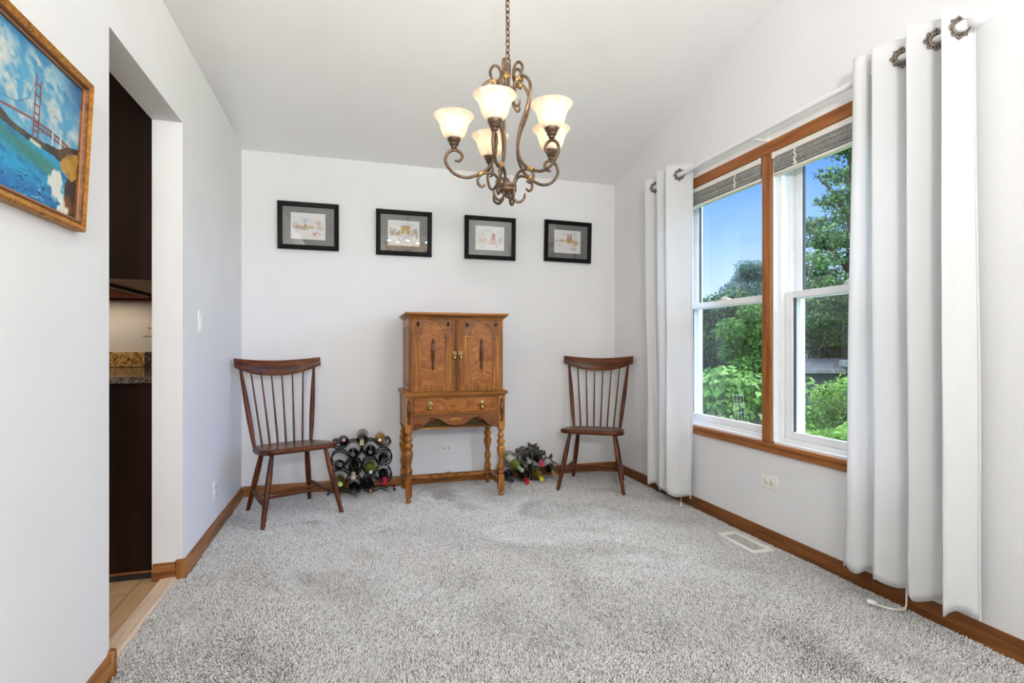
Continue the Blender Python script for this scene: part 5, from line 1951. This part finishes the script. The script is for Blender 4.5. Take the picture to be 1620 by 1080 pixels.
b.box(-1.41, -0.885, KY + 0.006, 4.1, -0.004, 0.035)
b.build('toe_kick', M['slot'], t, smooth=False)
b = MB()
b.box(-1.47, -0.880, KY - 0.006, KY, 0.034, 0.044, c=0.002)
b.build('base_strip', M['trimX'], t)
t = thing('lower_cabinet', (-1.9, 3.82, 0), 'dark espresso lower cabinet along the far kitchen wall', 'cabinet')
b = MB()
b.box(-2.3, -1.475, 3.53, 4.12, 0.08, 0.902)
b.build('cabinet_box', M['espresso'], t, smooth=False)
b = MB()
b.box(-2.3, -1.475, 3.60, 4.1, -0.004, 0.08)
b.build('toe_kick', M['slot'], t, smooth=False)
b = MB()
b.prism([(-0.879, KY - 0.022), (-0.879, 4.13), (-2.32, 4.13), (-2.32, 3.50), (-1.50, 3.50), (-1.50, KY - 0.022)], 0.904, 0.932, 'Z')
tag(b.build('countertop', M['graniteD'], smooth=False), 'polished dark granite countertop seen through the opening', 'countertop')
b = MB()
b.box(-2.32, -1.337, 4.128, 4.149, 0.9335, 1.034, c=0.002)
tag(b.build('backsplash_slab', M['graniteG']), 'gold flecked granite backsplash strip against the kitchen wall', 'backsplash')
b = MB()
b.box(-1.335, -0.880, 4.128, 4.149, 0.9335, 1.034, c=0.002)
tag(b.build('backsplash_slab', M['graniteD']), 'dark granite backsplash strip at the right, next to the gold one', 'backsplash')
outlet((-1.318, YB, 1.197), (0, -1, 0), (0, 0, 1), 'toggle switch plate on the kitchen wall above the granite', mat=M['almond'], kind='toggle')
area('under_cabinet_light', (-1.75, 3.98, 1.370), (-1.75, 3.98, 0.0), 0.9, 0.05, 1.3, (1.0, 0.80, 0.56))
pl = bpy.data.lights.new('kitchen_fill', 'POINT')  # unseen lamp added to light the kitchen
pl.energy, pl.color, pl.shadow_soft_size = 16.0, (1.0, 0.88, 0.74), 0.12
po = bpy.data.objects.new('kitchen_fill', pl)
po.location = (-2.3, 1.6, 2.2)
COL.objects.link(po)


# ================================================================ CARPET PILE
def carpet():
    sp = 0.0056
    xs = np.arange(-0.766, XR - 0.014, sp)
    ys = np.arange(0.55, YB - 0.014, sp)
    X, Y = np.meshgrid(xs, ys)
    X, Y = X.ravel(), Y.ravel()
    X = X + RNG.uniform(-0.0026, 0.0026, len(X))
    Y = Y + RNG.uniform(-0.0026, 0.0026, len(Y))
    keep = ~((X > 1.962) & (X < 2.106) & (Y > 2.256) & (Y < 2.562))
    keep &= (X > XL + 0.014) | ((Y > OY0 + 0.02) & (Y < OY1 - 0.02))
    X, Y = X[keep], Y[keep]
    # a strip that fills the doorway up to the threshold
    n = len(X)
    # strokes left by feet and the vacuum: the pile leans this way and that
    big = vnoise(X * 1.6 + 3, Y * 1.6 + 5, 80, 3)
    med = vnoise(X * 5.5 + Y * 2 + 9, Y * 5.0 + 2, 81, 3)
    trk = np.sin((X * 0.55 + Y * 0.85) * 9.0 + 4 * big)
    ang = 2 * math.pi * (big * 2.2) + (med - 0.5) * 5
    mag = 0.001 + 0.0115 * np.clip(med * 1.5 - 0.25 + 0.3 * trk, 0, 1)
    lx = np.cos(ang) * mag + RNG.normal(0, 0.0020, n)
    ly = np.sin(ang) * mag + RNG.normal(0, 0.0020, n)
    h = 0.0125 + RNG.uniform(-0.0025, 0.0025, n) + 0.009 * (med - 0.5)
    r = 0.0039 * RNG.uniform(0.8, 1.15, n)
    rot = RNG.uniform(0, 2 * math.pi, n)
    tw = RNG.uniform(0.3, 1.2, n)
    V = np.zeros((n, 7, 3))
    for k in range(3):
        a = rot + k * 2.0944
        V[:, k, 0] = X + np.cos(a) * r
        V[:, k, 1] = Y + np.sin(a) * r
        V[:, k, 2] = -0.0005
        a = a + tw
        V[:, 3 + k, 0] = X + lx * 0.55 + np.cos(a) * r * 0.9
        V[:, 3 + k, 1] = Y + ly * 0.55 + np.sin(a) * r * 0.9
        V[:, 3 + k, 2] = 0.0 + h * 0.6
    V[:, 6, 0] = X + lx
    V[:, 6, 1] = Y + ly
    V[:, 6, 2] = 0.0 + h
    base = (np.arange(n) * 7)[:, None]
    tri = np.array([(0, 1, 4), (0, 4, 3), (1, 2, 5), (1, 5, 4), (2, 0, 3), (2, 3, 5), (3, 4, 6), (4, 5, 6), (5, 3, 6)])
    T_ = (base[:, :, None] + tri[None]).reshape(-1, 3)
    me = bpy.data.meshes.new('carpet_pile')
    me.vertices.add(n * 7)
    me.vertices.foreach_set('co', V.reshape(-1).astype(np.float32))
    me.loops.add(len(T_) * 3)
    me.loops.foreach_set('vertex_index', T_.reshape(-1).astype(np.int32))
    me.polygons.add(len(T_))
    me.polygons.foreach_set('loop_start', np.arange(0, len(T_) * 3, 3, dtype=np.int32))
    me.polygons.foreach_set('use_smooth', np.ones(len(T_), bool))
    me.update(calc_edges=True)
    g = RNG.random(n)
    yarn = np.array([lin((166, 161, 157)), lin((198, 195, 192)), lin((218, 216, 214)), lin((232, 231, 230))])
    pick = np.where(g < 0.08, 0, np.where(g < 0.36, 1, np.where(g < 0.72, 2, 3)))
    col = yarn[pick] * RNG.uniform(0.9, 1.08, n)[:, None]
    C = np.ones((n, 7, 4), np.float32)
    C[:, :, :3] = col[:, None, :]
    at = me.color_attributes.new('Col', 'FLOAT_COLOR', 'POINT')
    at.data.foreach_set('color', C.reshape(-1))
    me.materials.append(M['pile'])
    o = bpy.data.objects.new('carpet_pile', me)
    COL.objects.link(o)
    tag(o, 'speckled light grey carpet pile covering the dining room floor', 'carpet', kind='stuff')


carpet()


# ================================================================ OUTSIDE
GZ = -0.55
b = MB()
b.box(XR + 0.3, 45, -20, 45, GZ - 0.2, GZ)
tag(b.build('lawn', M['lawn'], smooth=False), 'green ground of the back yard outside the windows', 'ground', kind='structure')


def leaves(name, parent, blobs, n, size, colors, seed, droop=0.3, kind='leaf', flat=0.8):
    """blobs: (x, y, z, rx, ry, rz); leaves sit in the outer shell of each blob, facing roughly outwards"""
    rg = np.random.default_rng(seed)
    B = np.array(blobs, float)
    w = (B[:, 3] * B[:, 4] * B[:, 5]) ** (2 / 3)
    k = rg.choice(len(B), n, p=w / w.sum())
    d = rg.normal(size=(n, 3))
    d /= np.linalg.norm(d, axis=1)[:, None]
    rad = rg.uniform(0.0, 1, n) ** 0.28
    C = B[k, :3] + d * B[k, 3:] * rad[:, None] * (1 + rg.normal(0, 0.05, n))[:, None]
    nr = d * flat + rg.normal(size=(n, 3)) * 0.55 + np.array([0, 0, 0.5])
    nr /= np.linalg.norm(nr, axis=1)[:, None]
    ax = rg.normal(size=(n, 3)) + d * 0.6 - np.array([0, 0, droop * 2])
    ax -= nr * (ax * nr).sum(1)[:, None]
    ax /= np.linalg.norm(ax, axis=1)[:, None]
    sd = np.cross(nr, ax)
    L = size * rg.uniform(0.6, 1.3, n)
    if kind == 'needle':
        tmpl = np.array([(0, 0.0, 0), (0.5, 0.13, 0.05), (1, 0, 0), (0.5, -0.13, 0.05)])
        faces = np.array([(0, 1, 2), (0, 2, 3)])
    elif kind == 'heart':
        tmpl = np.array([(0, 0, 0.0), (-0.12, 0.30, 0.05), (0.30, 0.48, 0.09), (0.72, 0.26, 0.02), (1.05, 0, -0.10), (0.72, -0.26, 0.02), (0.30, -0.48, 0.09), (-0.12, -0.30, 0.05)])
        faces = np.array([(0, 1, 2), (0, 2, 3), (0, 3, 4), (0, 4, 5), (0, 5, 6), (0, 6, 7)])
    else:
        tmpl = np.array([(0, 0, 0), (0.35, 0.27, 0.06), (0.72, 0.2, 0.04), (1, 0, -0.06), (0.72, -0.2, 0.04), (0.35, -0.27, 0.06)])
        faces = np.array([(0, 1, 2), (0, 2, 3), (0, 3, 4), (0, 4, 5)])
    m = len(tmpl)
    V = C[:, None, :] + L[:, None, None] * (tmpl[None, :, 0:1] * ax[:, None] + tmpl[None, :, 1:2] * sd[:, None] + tmpl[None, :, 2:3] * nr[:, None])
    T_ = ((np.arange(n) * m)[:, None, None] + faces[None]).reshape(-1, 3)
    V = V.reshape(-1, 3) - np.array(wloc(parent))
    me = bpy.data.meshes.new(name)
    me.vertices.add(len(V))
    me.vertices.foreach_set('co', V.reshape(-1).astype(np.float32))
    me.loops.add(len(T_) * 3)
    me.loops.foreach_set('vertex_index', T_.reshape(-1).astype(np.int32))
    me.polygons.add(len(T_))
    me.polygons.foreach_set('loop_start', np.arange(0, len(T_) * 3, 3, dtype=np.int32))
    me.update(calc_edges=True)
    cs = np.array([lin(c) for c in colors])
    col = cs[rg.integers(0, len(cs), n)] * rg.uniform(0.85, 1.12, n)[:, None]
    A = np.ones((n, m, 4), np.float32)
    A[:, :, :3] = col[:, None, :]
    at = me.color_attributes.new('Col', 'FLOAT_COLOR', 'POINT')
    at.data.foreach_set('color', A.reshape(-1))
    me.materials.append(M['leafd'])
    o = bpy.data.objects.new(name, me)
    COL.objects.link(o)
    o.parent = parent
    return o


def far(px, dist, z=0.0):
    d = ray(px, CY)
    d = Vector((d.x, d.y, 0))
    return Vector((d.x * dist, d.y * dist, z))


def trunk(t, x, y, z0, z1, r, branches=()):
    b = MB()
    b.tube([(x, y, z0), (x + 0.05, y, (z0 + z1) / 2), (x, y, z1)], [r, r * 0.75, r * 0.3], 10)
    for (dx, dy, za, zb) in branches:
        b.tube(catmull([(x, y, za), (x + dx * 0.5, y + dy * 0.5, (za + zb) / 2 + 0.1), (x + dx, y + dy, zb)], 5), [r * 0.4, r * 0.12], 6)
    b.build('trunk', M['bark'], t)


def zat(py, dist):
    return EYE + (CY - py) / F_PX * dist


rr = random.Random(5)
DG = [(44, 76, 42), (58, 92, 50), (72, 108, 58), (40, 70, 42)]
MG = [(66, 114, 46), (80, 130, 52), (96, 146, 62), (56, 100, 42)]
LG = [(104, 150, 70), (122, 166, 84), (88, 134, 58), (136, 178, 96)]
SPR = [(70, 98, 92), (86, 114, 106), (58, 84, 78), (100, 126, 118)]

# tall airy tree behind the right-hand window
c = far(1345, 9.5)
t = thing('leafy_tree', (c.x, c.y, GZ), 'tall airy green tree filling the window nearer the large curtain', 'tree')
bl = []
for k in range(90):
    f = rr.random()
    py = 240 + f * 300
    half_w = 14 + 66 * min(1, f * 1.7) + 10 * math.sin(f * 19)
    px = 1345 + rr.uniform(-1, 1) * half_w * 1.15 + (0 if f > 0.3 else 8)
    p = far(px, 9.5 + rr.uniform(-1.0, 1.0))
    z = zat(py, 9.5)
    s_ = rr.uniform(0.16, 0.36) * (0.75 + f * 0.6) * 0.95
    bl.append((p.x, p.y, z, s_ * 1.4, s_ * 1.4, s_ * 0.36))
leaves('foliage', t, bl, 30000, 0.062, DG + [(110, 150, 84)], 11, 0.35)
trunk(t, c.x, c.y, GZ, 4.6, 0.14, [(-0.7, 0.6, 1.6, 2.6), (0.6, -0.6, 1.9, 3.0), (-0.6, 0.5, 2.4, 3.3), (0.5, -0.4, 2.9, 3.7), (-0.35, 0.3, 3.3, 4.1)])
# blue spruce beyond the left-hand window
c = far(1190, 14)
t = thing('spruce_tree', (c.x, c.y, GZ), 'blue green spruce against the sky in the window nearer the back wall', 'tree')
bl = []
for k in range(60):
    f = rr.random()
    py = 424 + f * 120
    px = 1188 + rr.uniform(-1, 1) * (3 + 44 * f ** 0.9)
    p = far(px, 14 + rr.uniform(-0.8, 0.8))
    bl.append((p.x, p.y, zat(py, 14), 0.34, 0.34, 0.15))
for px, py in ((1184, 428), (1184, 436), (1172, 446), (1196, 446), (1206, 428), (1210, 440), (1150, 462), (1160, 456)):
    p = far(px, 14)
    bl.append((p.x, p.y, zat(py, 14), 0.22, 0.22, 0.22))
leaves('foliage', t, bl, 42000, 0.085, SPR, 12, 0.1, 'needle')
trunk(t, c.x, c.y, GZ, 2.6, 0.15)
# dark conifer behind the right window's lower half
c = far(1320, 12)
t = thing('dark_conifer', (c.x, c.y, GZ), 'dense dark green conifer low in the window nearer the large curtain', 'tree')
bl = []
for k in range(70):
    px = rr.uniform(1255, 1420)
    py = rr.uniform(455, 590)
    p = far(px, 12 + rr.uniform(-0.9, 0.9))
    bl.append((p.x, p.y, zat(py, 12), 0.55, 0.55, 0.34))
leaves('foliage', t, bl, 60000, 0.09, [(40, 70, 42), (50, 84, 50), (34, 60, 40), (60, 94, 56)], 13, 0.5, 'needle')
trunk(t, c.x, c.y, GZ, 2.2, 0.16)
# mid green and dark trees behind the left window's lower half
c = far(1185, 8.5)
t = thing('bushy_tree', (c.x, c.y, GZ), 'bright green bushy tree behind the vine mound', 'tree')
bl = []
for k in range(40):
    px = rr.uniform(1150, 1228)
    py = rr.uniform(492, 600)
    if py < 520 and px < 1170:
        continue
    p = far(px, 8.5 + rr.uniform(-0.5, 0.5))
    bl.append((p.x, p.y, zat(py, 8.5), 0.22, 0.22, 0.17))
leaves('foliage', t, bl, 24000, 0.055, MG, 14, 0.3)
trunk(t, c.x, c.y, GZ, 1.4, 0.08)
c = far(1130, 10.5)
t = thing('dense_tree', (c.x, c.y, GZ), 'dense mid green tree behind the far window at its left edge', 'tree')
bl = []
for k in range(60):
    px = rr.uniform(1060, 1235)
    py = rr.uniform(486, 640)
    p = far(px, 10.5 + rr.uniform(-0.6, 0.6))
    bl.append((p.x, p.y, zat(py, 10.5), 0.42, 0.42, 0.32))
leaves('foliage', t, bl, 60000, 0.075, [(42, 76, 38), (54, 90, 44), (36, 64, 34), (64, 102, 50)], 15, 0.3)
trunk(t, c.x, c.y, GZ, 1.6, 0.14)
# vine mound in front of the left window
c = far(1160, 4.6)
t = thing('vine_mound', (c.x, c.y, GZ), 'mound of broad vine leaves just outside the far window', 'bush')
bl = []
for px, top, s_ in ((1105, 612, 0.20), (1125, 596, 0.22), (1148, 585, 0.22), (1170, 592, 0.22), (1190, 606, 0.2), (1210, 622, 0.2), (1235, 636, 0.2), (1090, 632, 0.2)):
    p = far(px, 4.9 + rr.uniform(-0.1, 0.1))
    zt = zat(top, 4.9)
    n = 5
    for i in range(n):
        z = zt - s_ * 0.8 - i * 0.24
        bl.append((p.x, p.y - 0.03 * i, z, s_ * 1.25, s_ * 1.25, s_))
leaves('foliage', t, bl, 17000, 0.05, LG + [(112, 164, 76)], 16, 0.9, 'heart')
b = MB()
for i in range(5):
    p = far(1120 + i * 26, 4.6)
    b.tube([(p.x, p.y, GZ), (p.x, p.y, 0.5)], [0.012, 0.006], 6)
b.build('stem', M['bark'], t)
# wire support poking out of the mound
c = far(1166, 4.15)
p = c
b = MB()
wv = Vector((CS, -SN, 0))
for i in range(4):
    b.tube([tuple(p + wv * (0.026 * i) + Vector((0, 0, 0.30))), tuple(p + wv * (0.026 * i - 0.03) + Vector((0, 0, 0.70)))], 0.0016, 5)
for i in range(6):
    z = 0.36 + i * 0.066
    b.tube([tuple(p + wv * (-0.03 * (z - 0.3) / 0.4) + Vector((0, 0, z))), tuple(p + wv * (0.078 - 0.03 * (z - 0.3) / 0.4) + Vector((0, 0, z)))], 0.0016, 5)
for s_ in (0, 0.078):
    b.tube([tuple(p + wv * s_ + Vector((0, 0, GZ))), tuple(p + wv * s_ + Vector((0, 0, 0.31)))], 0.002, 5)
tag(b.build('wire_support', M['wire']), 'pale wire plant support standing in front of the vine mound', 'plant support')
# shrubs in front of the right window
c = far(1330, 4.4)
t = thing('yellow_green_shrub', (c.x, c.y, GZ), 'bright yellow green shrub outside the window nearer the large curtain', 'bush')
bl = []
for px, top, s_ in ((1268, 600, 0.12), (1262, 640, 0.16), (1290, 655, 0.18), (1318, 612, 0.14), (1335, 604, 0.15), (1350, 596, 0.16), (1375, 602, 0.2), (1400, 600, 0.2), (1310, 640, 0.16), (1340, 636, 0.18)):
    p = far(px, 4.4 + rr.uniform(-0.15, 0.15))
    zt = zat(top, 4.4)
    for i in range(5):
        z = zt - s_ * 0.7 - i * 0.2
        bl.append((p.x - 0.04 * i, p.y - 0.03 * i, z, s_ * 1.2, s_ * 1.2, s_))
leaves('foliage', t, bl, 15000, 0.042, LG + [(168, 208, 92)], 17, 0.5)
b = MB()
for i in range(6):
    p = far(1270 + i * 22, 4.4)
    b.tube([(p.x, p.y, GZ), (p.x + rr.uniform(-0.05, 0.05), p.y, 0.6)], [0.012, 0.005], 6)
b.build('stem', M['bark'], t)
c = far(1342, 3.9)
t = thing('feathery_shrub', (c.x, c.y, GZ), 'fine feathery dark green shrub at the edge of the large curtain', 'bush')
bl = []
for k in range(16):
    p = far(rr.uniform(1318, 1400), 3.9 + rr.uniform(-0.12, 0.12))
    bl.append((p.x, p.y, zat(rr.uniform(632, 690), 3.9), 0.11, 0.11, 0.1))
leaves('foliage', t, bl, 6500, 0.036, [(86, 122, 52), (104, 138, 62), (74, 108, 48)], 18, 0.1, 'needle')
b = MB()
b.tube([(c.x, c.y, GZ), (c.x, c.y, 0.5)], [0.02, 0.008], 6)
b.build('stem', M['bark'], t)
c = far(1310, 3.2)
t = thing('broad_leaf_plant', (c.x, c.y, GZ), 'low broad leaved plant just below the right window', 'plant')
bl = []
for k in range(10):
    p = far(rr.uniform(1262, 1390), 3.2 + rr.uniform(-0.1, 0.1))
    bl.append((p.x, p.y, zat(rr.uniform(690, 712), 3.2), 0.10, 0.10, 0.05))
leaves('foliage', t, bl, 1500, 0.06, [(140, 186, 78), (160, 200, 94), (120, 168, 66)], 19, 0.2, 'heart')
b = MB()
b.tube([(c.x, c.y, GZ), (c.x, c.y, 0.45)], [0.012, 0.006], 6)
b.build('stem', M['bark'], t)
# roof of the neighbour's house
c = far(1310, 9.0)
t = thing('neighbour_shed', (c.x, c.y, GZ), 'low grey roofed outbuilding half hidden behind the shrubs', 'building')
wv = Vector((CS, -SN, 0))
fd = Vector((SN, CS, 0))
TT = Matrix.Translation(c) @ Matrix(((CS, SN, 0, 0), (-SN, CS, 0, 0), (0, 0, 1, 0), (0, 0, 0, 1)))
b = MB()
b.box(-0.5, 1.4, 0.1, 1.2, GZ, 0.62, TT)
b.build('wall', M['siding'], t, smooth=False)
b = MB()
b.prism([(-0.05, 0.62), (-0.05, 0.67), (0.65, 0.86), (1.35, 0.66), (1.35, 0.62)], -0.62, 1.5, 'X', TT)
b.build('roof', M['shingle'], t, smooth=False)
b = MB()
b.box(0.30, 0.75, -0.4, 0.2, 0.72, 0.84, TT, c=0.01)
b.build('gable_end', M['fasciaw'], t, smooth=False)
